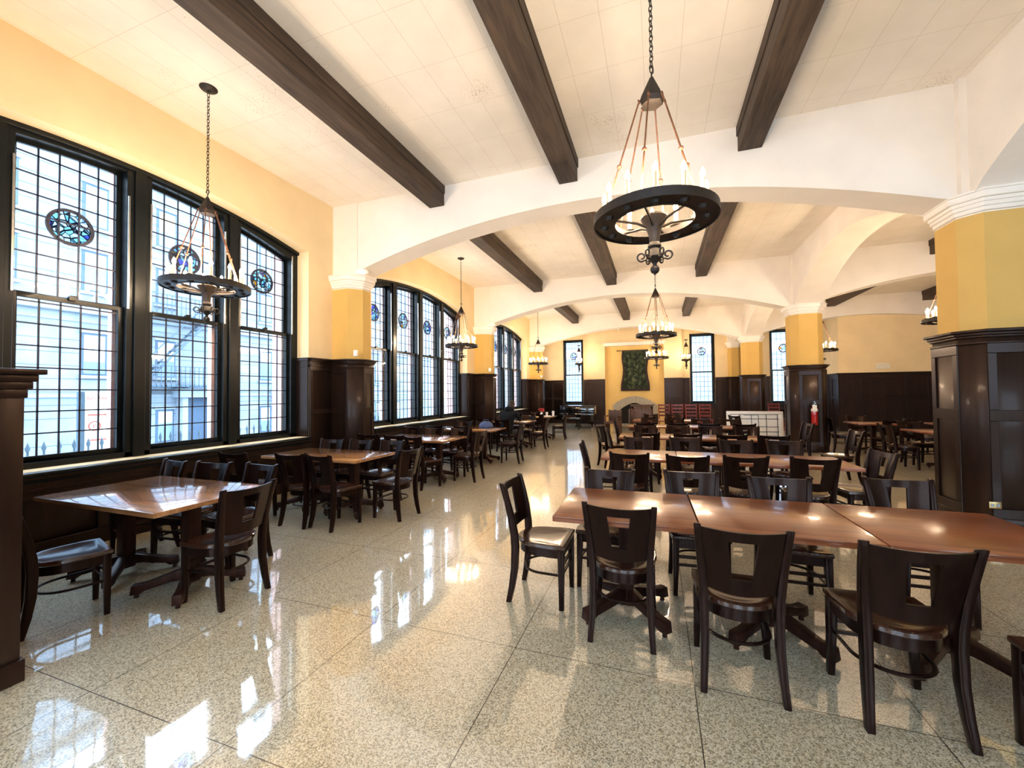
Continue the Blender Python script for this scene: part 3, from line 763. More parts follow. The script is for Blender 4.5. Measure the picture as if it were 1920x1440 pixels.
# ------------------------------------------------------------------ chandelier
def make_chandelier(small=False):
    root = empty('chandelier')           # origin at the ring plane centre
    R = .41 if not small else .19; nc = 12 if not small else 4; ri = R-.135 if not small else R-.07
    m = MB(); m.lathe([(ri,-.018),(R,-.018),(R,-.03),(R+.012,-.03),(R+.012,.03),(R,.03),(R,.012),(ri,.012),(ri,-.018)], 48, caps=False)
    m.lathe([(ri-.006,-.024),(ri+.012,-.024),(ri+.012,.016),(ri-.006,.016),(ri-.006,-.024)], 48, caps=False)
    m.build('ring', M['iron'], root, angle=40)
    for k in range(6):
        a = 2*PI*k/6 + .3; c, s = math.cos(a), math.sin(a)
        m = MB(); m.tube([(.05*c,.05*s,-.06),(.12*c,.12*s,-.03),(ri*1.02*c, ri*1.02*s, -.004)], .009, 6); m.build('spoke', M['iron'], root)
    m = MB(); m.lathe([(.0,.02),(.085,.02),(.092,.005),(.080,-.02),(.055,-.06),(.038,-.12),(.034,-.17),(.046,-.19),(.046,-.20),(.034,-.215),(.050,-.25),(.056,-.275),(.030,-.30),(.014,-.32),(.014,-.335),(.0,-.335)], 20)
    m.build('hub', M['iron'], root)
    m = MB(); m.sphere((0,0,-.362), .032, 14, 10); m.cyl((0,0,-.40),(0,0,-.39),.008); m.build('finial', M['iron'], root)
    for k in range(0 if small else 6):
        a = 2*PI*k/6; c, s = math.cos(a), math.sin(a); pts = []
        for j in range(20):
            t = j/19; th = -PI*.5 + t*PI*2.1; r = .034*(1-.62*t)
            pts.append(((.088 + r*math.cos(th)), -.262 + r*math.sin(th) + .0))
        pts = [(.034,-.225),(.055,-.285)] + pts
        m = MB(); m.tube([(p[0]*c, p[0]*s, p[1]) for p in pts], .0065, 6); m.build('scroll', M['iron'], root)
    zt = .86 if not small else .62
    m = MB(); m.lathe([(.0,zt+.17),(.012,zt+.165),(.075,zt+.03),(.085,zt-.0),(.075,zt-.035),(.05,zt-.04),(0,zt-.04)], 6, a0=.3)
    m.build('crown', M['iron'], root, angle=20)
    for k in range(6):
        a = 2*PI*k/6 + .3; c, s = math.cos(a), math.sin(a)
        p0 = Vector((.092*c,.092*s,zt-.01)); p1 = Vector(((R-.055)*c,(R-.055)*s,.012))
        m = MB(); m.cyl(p0, p1, .0058, n=8); m.tube([p0+Vector((.012*math.cos(t),0,.012*math.sin(t))) for t in [2*PI*q/10 for q in range(10)]], .004, 5, closed=True)
        o = m.build('rod', M['copper'], root)
        q = p0.lerp(p1, .56 + .0*k); m = MB(); m.sphere(q, .017, 12, 8); m.build('rod_ball', M['copper'], o)
    for k in range(nc):
        a = 2*PI*(k+.5)/nc + .3; c, s = math.cos(a), math.sin(a); r = (R+ri)/2
        m = MB(); m.cyl((r*c,r*s,.045),(r*c,r*s,.165),.0155,n=14); o = m.build('candle', M['sleeve'], root)
        m = MB(); m.lathe([(0,.012),(.028,.012),(.034,.028),(.046,.045),(.043,.049),(.020,.047),(0,.047)], 14, (r*c,r*s,0)); m.lathe([(0,-.045),(.020,-.04),(.034,-.018),(0,-.018)], 6, (r*c,r*s,0)); m.build('drip_pan', M['iron'], o)
        m = MB(); m.lathe([(0,0),(.009,.0),(.0165,.018),(.0165,.030),(.010,.048),(.003,.062),(0,.066)], 12, (r*c,r*s,.165)); m.build('bulb', M['bulb'], o)
    # hook and chain up to the ceiling
    H = CZ - 2.78 if not small else .9
    m = MB(); m.tube([(0,0,zt+.165),(0,0,zt+.19)]+[(.022*math.cos(t),0,zt+.222+.026*math.sin(t)) for t in [-PI*.5+PI*1.6*q/12 for q in range(13)]], .006, 6); m.build('hook', M['iron'], root)
    m = MB(); z = zt + .225; i = 0
    while z < H-.05:
        pts = []
        for q in range(12):
            t = 2*PI*q/12; x = .0125*math.cos(t); y = .0; dz = .024*math.sin(t)
            pts.append((x,0,z+dz) if i%2 else (0,x,z+dz))
        m.tube(pts, .0038, 5, closed=True); z += .037; i += 1
    ch = m.build('chain', M['iron'], root)
    m = MB(); m.lathe([(0,H-.055),(.018,H-.05),(.022,H-.035),(.075,H-.022),(.088,H-.008),(.088,H),(0,H)], 24); m.build('canopy', M['iron'], root)
    return root
CD = make_chandelier(); CDK = kidmap(CD)
ZR = 2.78
spots = [(-4.76,3.16,'left chandelier hanging in front of the nearest window'),(-4.73,9.45,'second chandelier along the window side'),(-4.65,16.4,'third and farthest chandelier along the window side'),
         (0,3.05,'largest chandelier, hanging over the front right-hand tables'),(0,9.36,'chandelier over the middle of the hall, directly behind the largest'),(0,15.6,'farthest chandelier over the centre, before the tapestry'),
         (4.78,15.0,'chandelier half hidden right of the extinguisher column'),(4.95,9.35,'chandelier mostly hidden behind the nearest column')]
for i,(x,y,t) in enumerate(spots):
    r = CD if i == 0 else copy_tree(CD, CDK)
    r.location = (x,y,ZR); r.rotation_euler = (0,0,.35*i); tag(r, 'black iron ring '+t, 'chandelier', 'iron ring chandeliers')
SD = make_chandelier(True); SDK = kidmap(SD)
for i,(x,y,z,t) in enumerate([(-3.5,19.5,2.93,'before the left end-wall window'),(1.24,19.5,2.95,'before the right end-wall window')]):
    r = SD if i == 0 else copy_tree(SD, SDK); r.location = (x,y,z); tag(r, 'small black iron candle pendant '+t, 'pendant lamp', 'small pendants at the end wall')

# ------------------------------------------------------------------ fittings
def T(name, m, mat, label, cat, loc=(0,0,0), rz=0, group=None, **k):
    o = m.build(name, mat, **k); o.location = loc; o.rotation_euler = (0,0,rz); return tag(o, label, cat, group)
# fire extinguisher on the middle column
r = empty('fire_extinguisher', (3.66, 12.03, .70), 0, 'red fire extinguisher with white tag hanging on the middle column', 'fire extinguisher')
m = MB(); m.lathe([(0,0),(.062,0),(.068,.012),(.068,.40),(.055,.44),(.026,.465),(.022,.48),(0,.48)], 20); m.build('cylinder_body', M['red'], r)
m = MB(); m.lathe([(.0685,.335),(.0692,.335),(.0692,.40),(.0685,.40),(.0685,.335)], 20, caps=False); m.build('instruction_label', M['paper'], r)
m = MB(); m.cyl((0,0,.48),(0,0,.53),.018); m.box(-.012,.012,-.09,.02,.53,.545); m.box(-.012,.012,-.085,.02,.555,.575, Matrix.Rotation(-.12,4,'X')); m.build('valve_handle', M['chrome'], r)
m = MB(); m.tube([(.02,0,.51),(.075,0,.47),(.085,0,.35),(.078,0,.18)], .009, 8); m.build('hose', M['black'], r)
m = MB(); m.box(-.06,.03,-.078,-.074,.36,.50); o = m.build('inspection_tag', M['paper'], r)
m = MB(); m.box(-.02,.02,.05,.12,.30,.50); m.build('bracket', M['steelpaint'], r)
# wall plates, lights, detector
for k,(x,y,z,t) in enumerate([(-5.10,5.945,2.30,'nearest'),(-5.10,12.195,2.32,'second'),(-5.10,18.445,2.32,'third')]):
    r = empty('thermostat', (x,y,z), 0, 'small white wall control box on the %s window-side half pier' % t, 'thermostat', 'wall control boxes')
    m = MB(); m.box(-.035,.035,-.0,.045,-.055,.055); m.build('housing', M['whitepl'], r, bevel=.006)
    m = MB(); m.box(-.02,.02,-.004,.0,.01,.04); m.build('dial_window', M['paper'], r)
r0 = None
for k,(y,t) in enumerate([(6.08,'nearest'),(12.33,'second')]):
    r = empty('emergency_light', (-5.06,y,3.80), math.radians(35), 'white oval emergency light under the arch at the %s window-side half pier' % t, 'emergency light', 'oval emergency lights')
    m = MB(); m.lathe([(0,.05),(.08,.05),(.10,.03),(.105,0),(.09,-.012)], 24); o = m.build('housing', M['whitepl'], r); o.rotation_euler = (PI/2+.25,0,0); o.scale = (1.15,.62,1)
    m = MB(); m.lathe([(0,-.045),(.05,-.04),(.085,-.015),(.09,-.008),(0,-.008)], 24); o = m.build('lens', M['chrome'], r); o.rotation_euler = (PI/2+.25,0,0); o.scale = (1.15,.62,1)
m = MB(); m.lathe([(0,0),(.05,0),(.045,-.03),(.03,-.05),(.02,-.12),(0,-.125)], 16)
T('smoke_detector', m, M['whitepl'], 'small white detector hanging from the far arch', 'smoke detector', (-1.60,18.78,4.43))
r = empty('wall_outlet', (3.222,6.05,.17), PI/2*3, 'small brass electrical outlet low on the nearest column', 'outlet')
r.location = (3.40,5.889,.30); r.rotation_euler = (0,0,0)
m = MB(); m.box(-.05,.05,-.005,.002,-.035,.035); m.build('cover_plate', M['brass'], r, bevel=.002)
m = MB(); m.box(-.035,-.01,-.008,-.004,-.015,.015); m.box(.01,.035,-.008,-.004,-.015,.015); m.build('socket', M['black'], r)
def textlines(parent, rowsz, x0, x1, y, h, mat):
    for k,z in enumerate(rowsz):
        m = MB(); x = x0
        while x < x1-.01:
            w = rnd.uniform(.015,.05); m.box(x, min(x+w,x1), y-.002, y, z, z+h); x += w+.012
        m.build('text_line', mat, parent, smooth=False)
r = empty('wall_notice', (7.86,18.74,2.43), 0, 'white notice sign high on the aisle end wall above the panelling', 'sign')
m = MB(); m.box(-.20,.20,-.015,0,-.095,.095); m.build('board', M['paper'], r, bevel=.003)
textlines(r, [.05,.015,-.02,-.06], -.17, .17, -.015, .012, M['tanshade'])
# tapestry
r = empty('tapestry', (-.98,20.47,3.55), 0, 'dark green millefleur tapestry hanging from a rod over the fireplace', 'tapestry')
m = MB(); rings = []
nz, nx = 14, 20; W0 = .58
V = []
for j in range(nz+1):
    z = -1.92*j/nz; wd = W0 + (.03*math.sin(j*.7)) + (.09*max(0,(j-10)/4) if j > 10 else 0)
    for i in range(nx+1):
        t = -1+2*i/nx; V.append((t*wd, -.02-.018*math.cos(t*9+j*.2)-.02*(j/nz), z))
for off in (0, .012):
    b0 = len(m.v); m.v += [(x,y+off,z) for x,y,z in V]
    for j in range(nz):
        for i in range(nx):
            a = b0+j*(nx+1)+i; m.f.append((a,a+1,a+nx+2,a+nx+1) if off else (a,a+nx+1,a+nx+2,a+1))
m.build('cloth', M['tap'], r, angle=80, weld=False)
m = MB()
for s in (-1,1):
    rg = []
    for j in range(nz+1):
        x,y,z = V[j*(nx+1) + (nx if s > 0 else 0)]; rg.append([(x-s*.075,y-.012,z),(x+s*.01,y-.012,z),(x+s*.01,y+.008,z),(x-s*.075,y+.008,z)])
    m.loft(rg)
m.box(-.66,.66,-.066,-.045,-1.93,-1.84)
m.build('border', simple('tapestry_border', (.035,.016,.018), .95, var=.6, scale=25), r)
m = MB(); m.cyl((-.82,-.03,.02),(.62,-.03,.02),.018); m.sphere((-.82,-.03,.02),.03); m.build('hanging_rod', M['brown'], r)
# lintel shelf and fireplace
m = MB()
for z0,z1,e in ((3.80,3.86,0),(3.86,3.91,.03),(3.91,3.96,.06)): m.box(-2.40-e,.34+e,20.3-.06-e,20.5,z0,z1)
struct(m.build('trim_lintel', M['cap'], bevel=.008), 'white lintel moulding over the fireplace niche')
r = empty('fireplace', (-1.02,20.5,0), 0, 'grey stone fireplace with low pointed arch and black opening', 'fireplace')
m = MB()
def fa(u): return 1.04 - .42*abs(u/.80)**1.6
us = [-.80+1.6*k/24 for k in range(25)]
m.strip(us, fa, lambda u: 1.36 - .40*abs(u/1.0)**2, -.14, .0)
m.strip([-1.02,-.80], lambda u: 0, lambda u: .94 + (.16 if u > -.9 else 0), -.14, .0); m.strip([.80,1.02], lambda u: 0, lambda u: .94 + (.16 if u < .9 else 0), -.14, .0)
m.build('stone_surround', M['greystone'], r, bevel=.006)
m = MB(); m.strip(us, lambda u: 0, lambda u: fa(u), -.03, -.001); m.build('firebox', M['soot'], r)  # flat black sheet closing the arched opening
m = MB(); m.box(-1.0,1.0,-.42,-.14,0,.05); m.build('hearth', M['greystone'], r, bevel=.005)
# red ladder-back chairs by the end wall
def ladder_chair():
    r = empty('ladder_back_chair')
    for s in (-1,1):
        m = MB(); m.tube([(s*.19,.19,0),(s*.185,.18,.45)], .018, 8); m.build('leg', M['redwood'], r)
        m = MB(); m.tube([(s*.19,-.22,0),(s*.185,-.18,.45),(s*.20,-.21,.8),(s*.205,-.25,1.06)], .019, 8); m.build('leg', M['redwood'], r)
    m = MB(); m.box(-.22,.22,-.2,.21,.43,.47); m.build('seat', M['redwood'], r, bevel=.01)
    for k,z in enumerate((.60,.74,.88,1.01)):
        m = MB(); y = -.185-.07*(z-.45)/.6-.0; m.strip([-.19,-.1,0,.1,.19], lambda u: z-.035, lambda u: z+.035-.0*u, y-.01, y+.01); m.build('slat', M['redwood'], r)
    m = MB(); m.box(-.19,.19,.175,.19,.2,.23); m.build('rung', M['redwood'], r)
    return r
LC = ladder_chair(); LCK = kidmap(LC)
for i,(x,t) in enumerate([(.22,'leftmost, beside the fireplace'),(.74,'second from the fireplace'),(1.26,'third from the fireplace, under the window'),(1.78,'fourth from the fireplace, under the window'),(4.45,'alone under the right-hand window')]):
    c = LC if i == 0 else copy_tree(LC, LCK); c.location = (x,17.45 if i < 4 else 18.8,0); c.rotation_euler = (0,0,PI + .08*(i-2))
    tag(c, 'dark red ladder-back chair, '+t, 'chair', 'red ladder-back chairs along the end wall')
# carved hall chair and lectern cabinet
r = empty('hall_chair', (-1.62,16.1,0), math.radians(165), 'brown high solid-backed wooden chair left of the fireplace', 'chair')
m = MB(); m.strip([-.26,-.2,-.1,0,.1,.2,.26], lambda u: .42, lambda u: .86+.02*math.cos(u*24), -.28,-.23); m.build('backrest', M['brown'], r, bevel=.006)
m = MB(); m.box(-.26,.26,-.25,.24,.36,.44); m.build('seat', M['brown'], r, bevel=.01)
for s in (-1,1):
    m = MB(); m.box(s*.26,s*.21,-.26,.24,0,.36); m.build('side_panel', M['brown'], r, bevel=.005)
    m = MB(); m.box(s*.27,s*.21,-.24,.22,.62,.66); m.box(s*.27,s*.21,.16,.21,.44,.62); m.build('armrest', M['brown'], r, bevel=.006)
r = empty('lectern_cabinet', (-.58,17.3,0), 0, 'brown wooden cabinet with framed panel standing in front of the fireplace', 'cabinet')
m = MB(); m.box(-.42,.42,-.22,.22,0,1.0); m.build('carcass', M['brown'], r, bevel=.006)
m = MB(); m.box(-.45,.45,-.25,.25,1.0,1.05); m.build('top', M['brown'], r, bevel=.006)
m = MB()
for a in ((-.40,-.32,.08,.96),(.32,.40,.08,.96),(-.40,.40,.08,.16),(-.40,.40,.88,.96)): m.box(a[0],a[1],-.245,-.22,a[2],a[3])
m.build('door_frame', M['brown'], r, bevel=.004)
m = MB(); m.box(-.52,-.45,-.2,.2,0,.85); m.build('side_wing', M['brown'], r, bevel=.004)
# grand piano with bench
r = empty('grand_piano', (-3.3,18.5,0), 0, 'black grand piano with lid closed under the left end-wall window', 'piano')
out = [(-.75,-.75),(.75,-.75),(.75,-.1),(.60,.35),(.20,.55),(.05,.95),(-.30,1.15),(-.75,1.05)]
m = MB(); m.prism(out, .62, .94); m.build('case', M['black'], r, bevel=.01)
m = MB(); m.prism([(x*1.02,y*1.02) for x,y in out], .955, .985); m.build('lid', M['black'], r, bevel=.006)
m = MB(); m.box(-.66,.66,-.90,-.75,.66,.72); m.build('keyboard_lid', M['black'], r); 
m = MB(); m.box(-.75,.75,-.92,-.75,.58,.655); m.build('key_slip', M['black'], r, bevel=.005)
for x,y in ((-.62,-.62),(.62,-.62),(-.30,.85)):
    m = MB(); m.lathe([(.035,0),(.05,.03),(.03,.06),(.045,.3),(.06,.6),(.075,.62)], 8, (x,y,0)); m.build('leg', M['black'], r)
m = MB(); m.box(-.1,.1,-.5,-.42,.05,.62); m.box(-.14,.14,-.56,-.36,.03,.1); m.build('pedal_lyre', M['black'], r)
r = empty('piano_bench', (-3.45,17.15,0), .05, 'black padded piano bench standing before the grand piano', 'bench')
m = MB(); m.box(-.38,.38,-.17,.17,.44,.51); m.build('cushion', M['black'], r, bevel=.02, seg=3)
m = MB(); m.box(-.37,.37,-.16,.16,.38,.44); m.build('apron', M['black'], r)
for x in (-.32,.32):
    for y in (-.12,.12):
        m = MB(); m.cyl((x,y,0),(x*.95,y,.38),.016,.024,8); m.build('leg', M['black'], r)
# white gridded board
r = empty('gridded_board', (2.67,13.62,0), 0, 'low white-framed panel with black grid lines, leaning left of the middle column', 'panel')
r.rotation_euler = (math.radians(-4),0,0)
m = MB(); m.box(-.71,.71,0,.03,.10,.94); m.build('board', M['whitepl'], r)
m = MB(); m.box(-.73,.73,-.03,.0,.87,.96); m.box(-.73,.73,-.03,.0,.05,.12); m.box(.63,.73,-.03,0,.1,.9); m.box(-.73,-.64,-.03,0,.1,.9); m.build('frame', M['whitepl'], r, bevel=.012, seg=3)
m = MB()
for z in (.86,.73,.50,.36,.24): m.box(-.62,.62,-.012,0,z,z+.014)
for x in (-.62,-.38,.30,.58): m.box(x,x+.014,-.012,0,.14,.87)
for x in (-.18,0): 
    m.box(x-.09,x+.10,-.012,0,.84,.85); m.box(x+.10,x+.112,-.012,0,.46,.85)
m.build('grid_lines', M['black'], r, smooth=False)
m = MB(); m.box(-.62,.62,0,.25,0,.05); m.build('base_rail', M['whitepl'], r)
# things on the far window-side tables
r = empty('flower_vase', (-3.80,13.75,.752), 0, 'small vase of dark red flowers on the farthest window-side table', 'vase')
m = MB(); m.lathe([(0,0),(.04,0),(.055,.06),(.03,.12),(.035,.14)], 14); m.build('vase', M['whitepl'], r)
m = MB()
for k in range(26): a=rnd.uniform(0,6.3); q=rnd.uniform(0,.10); m.sphere((q*math.cos(a),q*math.sin(a),.20+rnd.uniform(-.04,.06)), .026, 7, 5)
o = m.build('petals', M['flower'], r)
m = MB()
for k in range(8): a=k*.8; m.tube([(0,0,.1),(.05*math.cos(a),.05*math.sin(a),.2)], .004, 5)
m.build('stems', M['leaf'], r)
for k,(x,y,a,t) in enumerate([(-3.55,13.6,.3,'right of the flower vase'),(-4.10,13.5,-.2,'left of the flower vase')]):
    m = MB(); m.box(-.11,.11,-.15,.15,0,.012); m.box(-.10,.10,-.14,.13,.012,.02, Matrix.Rotation(.2,4,'Z'))
    T('paper_stack', m, M['paper'], 'white sheets of paper on the farthest window-side table, '+t, 'papers', (x,y,.752), a, 'papers on the farthest window table')
for k,(x,y,t) in enumerate([(-3.42,13.88,'tallest near the aisle end'),(-3.66,13.92,'directly behind the vase')]):
    m = MB(); m.lathe([(0,0),(.035,0),(.046,.13 if k else .17),(.042,.13 if k else .17),(.033,.006),(0,.006)], 16)
    T('paper_cup', m, M['whitepl'], 'white cup on the farthest window-side table, '+t, 'cup', (x,y,.752), 0, 'cups on the farthest window table')
r = empty('tote_bag', (-3.78,8.80,.752), .3, 'blue and white patterned bag slumped on the fourth window-side table', 'bag')
m = MB(); m.lathe([(0,0),(.17,0),(.20,.05),(.17,.13),(.09,.19),(0,.20)], 18); o = m.build('bag_body', M['blue'], r); o.scale = (.85,.6,.75)
m = MB(); m.tube([(-.07,0,.12),(-.05,.0,.19),(.05,0,.19),(.07,0,.12)], .007, 6); m.build('handle', M['blue'], r)

# ------------------------------------------------------------------ seated person
def skin_body(name, joints, edges, mat, parent, sub=2):
    me = bpy.data.meshes.new(name); me.from_pydata([j[0] for j in joints], edges, [])
    o = bpy.data.objects.new(name, me); COL.objects.link(o); o.parent = parent
    md = o.modifiers.new('Skin','SKIN'); md.use_smooth_shade = True
    for i,j in enumerate(joints):
        v = me.skin_vertices[0].data[i]; v.radius = j[1] if isinstance(j[1],tuple) else (j[1],j[1]); v.use_root = (i == 0)
    s = o.modifiers.new('Sub','SUBSURF'); s.levels = sub; s.render_levels = sub
    me.materials.append(mat); return o
p = empty('person', (-3.84,10.42,0), math.radians(-6), 'person in black jacket seated with back to camera, hunched over the fifth window table', 'person')
# clothed figure: facing +Y
J = [((0,-.02,.48),(.20,.17)),((0,-.03,.68),(.19,.15)),((0,.0,.88),(.21,.15)),((0,.08,1.02),(.19,.13)),((0,.13,1.08),(.075,.07)),((0,.17,1.15),(.055,.055)),
     ((-.21,.10,1.01),.08),((-.27,.22,.84),.055),((-.20,.42,.80),.042),((.21,.10,1.01),.08),((.27,.22,.84),.055),((.18,.42,.80),.042)]
Ed = [(0,1),(1,2),(2,3),(3,4),(4,5),(3,6),(6,7),(7,8),(3,9),(9,10),(10,11)]
skin_body('jacket', J, Ed, M['jacket'], p)
J = [((0,0,.50),.13),((-.11,.05,.50),.085),((-.12,.42,.50),.062),((-.12,.38,.10),.042),((-.12,.40,.05),.035),((.11,.05,.50),.085),((.12,.42,.50),.062),((.12,.38,.10),.042),((.12,.40,.05),.035)]
skin_body('trousers', J, [(0,1),(1,2),(2,3),(3,4),(0,5),(5,6),(6,7),(7,8)], M['denim'], p)
for s in (-1,1):
    m = MB(); m.lathe([(0,0),(.045,0),(.05,.03),(.04,.07),(0,.085)], 12); o = m.build('shoe', M['black'], p); o.scale = (1,2.6,1); o.location = (s*.12,.45,0)
    hd = skin_body('hand', [((s*.18,.43,.79),(.036,.020)),((s*.14,.50,.785),(.036,.016)),((s*.115,.545,.782),.010),((s*.10,.575,.78),.008),((s*.135,.555,.782),.010),((s*.125,.59,.78),.008),((s*.155,.555,.782),.010),((s*.15,.59,.78),.008),((s*.172,.545,.782),.009),((s*.172,.572,.78),.007),((s*.115,.46,.79),.011),((s*.09,.48,.785),.009)],
        [(0,1),(1,2),(2,3),(1,4),(4,5),(1,6),(6,7),(1,8),(8,9),(0,10),(10,11)], M['skin'], p, 1)
m = MB(); m.lathe([(.10,-.05),(.125,-.02),(.13,.02),(.11,.06),(.085,.075),(.075,.05),(.07,.0)], 20, caps=False); o = m.build('hood', M['jacket'], p); o.location = (0,.115,1.09); o.rotation_euler = (math.radians(-28),0,0); o.scale = (1.05,1,1)
# head, tilted forward
m = MB()
m.lathe([(0,-.115),(.035,-.112),(.055,-.09),(.068,-.05),(.076,0),(.078,.04),(.066,.085),(.035,.112),(0,.118)], 20)
m.lathe([(0,-.01),(.012,-.008),(.010,.02),(.004,.035),(0,.036)], 8, (0,.082,-.02))
for s in (-1,1): m.sphere((s*.078,-.005,-.01), .018, 8, 6, 1.4); m.sphere((s*.028,.070,.012), .011, 8, 6)
m.box(-.022,.022,.070,.079,-.066,-.056)
m.cyl((0,-.01,-.09),(0,-.045,-.19),.05,.055,12)
hd = m.build('head', M['skin'], p, weld=False); hd.location = (0,.235,1.205); hd.rotation_euler = (math.radians(-34),0,.1); hd.scale = (1.12,1.28,1.10)
m = MB(); m.lathe([(.030,-.115),(.066,-.105),(.084,-.06),(.092,0),(.093,.045),(.078,.095),(.042,.125),(0,.132)], 20, (0,-.018,0)); m.build('hair', M['hair'], hd)
place(-3.84, 10.33, -6, 'dark wooden chair in which the person in black sits', gw)

# ------------------------------------------------------------------ street outside
XF = -22.0; GZ = -1.1
m = MB(); m.box(-45, -6.3, -14, 40, GZ-.2, GZ); struct(m.build('ground_street', M['asphalt']), 'pale street outside the windows')
r = empty('townhouse', (XF, 12, 0), PI/2, 'pale limestone apartment house across the street seen through the windows', 'building')
m = MB(); m.box(-24, 26, 0, 4, GZ, 12.2); m.build('facade_wall', M['stone'], r)
m = MB()
for z,h,e in ((4.95,.18,.35),(5.13,.12,.22),(4.6,.35,.06),(11.8,.5,.5),(1.55,.12,.08)): m.box(-24, 26, -e, 0, z, z+h)
m.build('cornice', M['trimstone'], r, bevel=.02)
k = 0
for u in [-22.0+2.62*i for i in range(18)]:
    uu = u - .85
    for z0,z1,w in ((2.45,4.2,.42),(5.9,7.6,.42),(8.6,10.4,.42),(-.6,.95,.38)):
        m = MB(); m.box(uu-w, uu+w, -.02, .02, z0, z1); f = m.build('house_window', M['bluepaint'], r)
        m = MB(); m.box(uu-w+.09, uu+w-.06, -.035, -.02, z0+.07, z1-.09); m.build('pane', M['extglass'], f)
        hh = (z1-z0)*rnd.choice((.35,.5,.5,.62)); sm = M['tanshade'] if (rnd.random() < .16 and z0 > 5) else M['shade']
        m = MB(); m.box(uu-w+.10, uu+w-.08, -.04, -.03, z1-.1-hh, z1-.1); m.build('roller_blind', sm, f)
        m = MB(); m.box(uu-w-.08, uu+w+.08, -.12, 0, z0-.12, z0); m.box(uu-w-.06, uu+w+.06, -.06, 0, z1, z1+.16); m.build('stone_surround', M['trimstone'], f)
# entrance porch
for j,u in enumerate((2.1, 7.4)):
    m = MB(); m.box(u-.9,u-.65,-.5,0,GZ,1.5); m.box(u+.65,u+.9,-.5,0,GZ,1.5); m.box(u-1.1,u+1.1,-.65,0,1.5,1.95); m.lathe([(0,0),(.9,0),(.8,.35),(.4,.6),(0,.68)], 20, (u,-.1,1.95)); m.build('entrance_porch', M['trimstone'], r, bevel=.02)
    m = MB(); m.box(u-.6,u+.6,-.08,0,GZ,1.45); m.build('entrance_door', M['bluepaint'], r)
# fire escape
r = empty('fire_escape', (XF+.02, 13.2, 0), PI/2, 'blue-grey iron fire escape with diagonal stair on the house across the street', 'fire escape')
for z in (2.0, 5.25):
    m = MB(); m.box(-2.4,2.2,-1.0,0,z,z+.08); m.build('platform', M['steelpaint'], r)
    m = MB()
    for i in range(24): u=-2.4+4.6*i/23; m.box(u-.012,u+.012,-1.0,-.975,z,z+.95)
    m.box(-2.4,2.2,-1.01,-.97,z+.93,z+.97); m.box(-2.4,2.2,-1.01,-.97,z+.45,z+.48); m.build('railing', M['steelpaint'], r)
m = MB(); m.tube([(-1.9,-.9,2.05),(.9,-.9,5.3)], .05, 6); m.tube([(-1.9,-.4,2.05),(.9,-.4,5.3)], .05, 6)
for i in range(13): t=i/12; x=-1.9+2.8*t; z=2.05+3.25*t; m.box(x-.1,x+.1,-.9,-.4,z,z+.03)
m.build('stair', M['steelpaint'], r)
m = MB(); m.tube([(-1.9,-.9,3.0),(.9,-.9,6.2)], .03, 6); m.build('handrail', M['steelpaint'], r)
# spiked fence along the areaway
r = empty('iron_fence', (-8.3, 0, 0), PI/2, 'low spiked iron fence just outside the windows', 'fence')
m = MB(); m.box(-2,12,-.02,.02,.66,.69); m.box(-2,12,-.02,.02,-.6,-.57); m.build('rail', M['steelpaint'], r)
for i in range(84):
    u = -1.9+13.6*i/84
    m = MB() if i == 0 else None
    if i == 0:
        m.box(-.01,.01,-.01,.01,GZ,.80); m.lathe([(.012,.78),(.030,.83),(.0,.93)], 4); p0 = m.build('spike', M['steelpaint'], r); p0.location = (u,0,0)
    else:
        q = p0.copy(); COL.objects.link(q); q.parent = r; q.location = (u,0,0)
# street sign on a post
r = empty('street_sign', (-10.2, 4.83, 0), PI/2, 'white street parking sign on a blue post seen through the nearest window', 'sign')
m = MB(); m.box(-.36,-.28,-.04,.04,GZ,1.66); m.build('post', M['steelpaint'], r)
m = MB(); m.box(-.26,.30,-.01,.01,.55,1.66); m.build('sign_plate', M['whitepl'], r, bevel=.004)
redp = simple('sign_red', (.7,.08,.06), .5)
def text(body, parent, x, y, z, size, mat, flip=False):
    cu = bpy.data.curves.new('lettering','FONT'); cu.body = body; cu.size = size; cu.extrude = .002; cu.align_x = 'CENTER'
    o = bpy.data.objects.new('lettering', cu); COL.objects.link(o); o.parent = parent; o.location = (x,y,z); o.rotation_euler = (PI/2,0,0)
    cu.materials.append(mat)
    bpy.context.view_layer.update(); me = bpy.data.meshes.new_from_object(o); me.name = 'lettering'
    q = bpy.data.objects.new('lettering', me); COL.objects.link(q); q.parent = parent; q.location = o.location; q.rotation_euler = o.rotation_euler
    bpy.data.objects.remove(o); return q
text('NO PARKING', r, .02, -.014, 1.50, .085, redp)
m = MB(); m.box(-.22,.24,-.016,-.01,1.20,1.225); m.box(-.22,.14,-.016,-.01,.72,.745); m.build('arrow', redp, r)
m = MB(); m.lathe([(.075,-.004),(.095,-.004),(.095,.004),(.075,.004),(.075,-.004)], 24, caps=False); o = m.build('no_parking_symbol', redp, r); o.rotation_euler = (PI/2,0,0); o.location = (-.12,-.014,1.0)
text('P', r, -.12, -.014, .96, .11, redp)
# houses behind the end wall (pale)
r = empty('rear_house', (0, 33, 0), 0, 'pale rendered building seen through the end-wall windows', 'building')
m = MB(); m.box(-14, 14, 0, 3, GZ, 9); m.build('facade_wall', M['trimstone'], r)
m = MB(); m.box(-14, 14, -.1, 0, 4.3, 5.0); m.box(-14,14,-.1,0,6.6,7.1); m.build('brick_band', M['brick'], r)
m = MB(); m.box(-30, 30, 21.3, 45, GZ-.2, GZ-.01); struct(m.build('ground_yard', M['asphalt']))
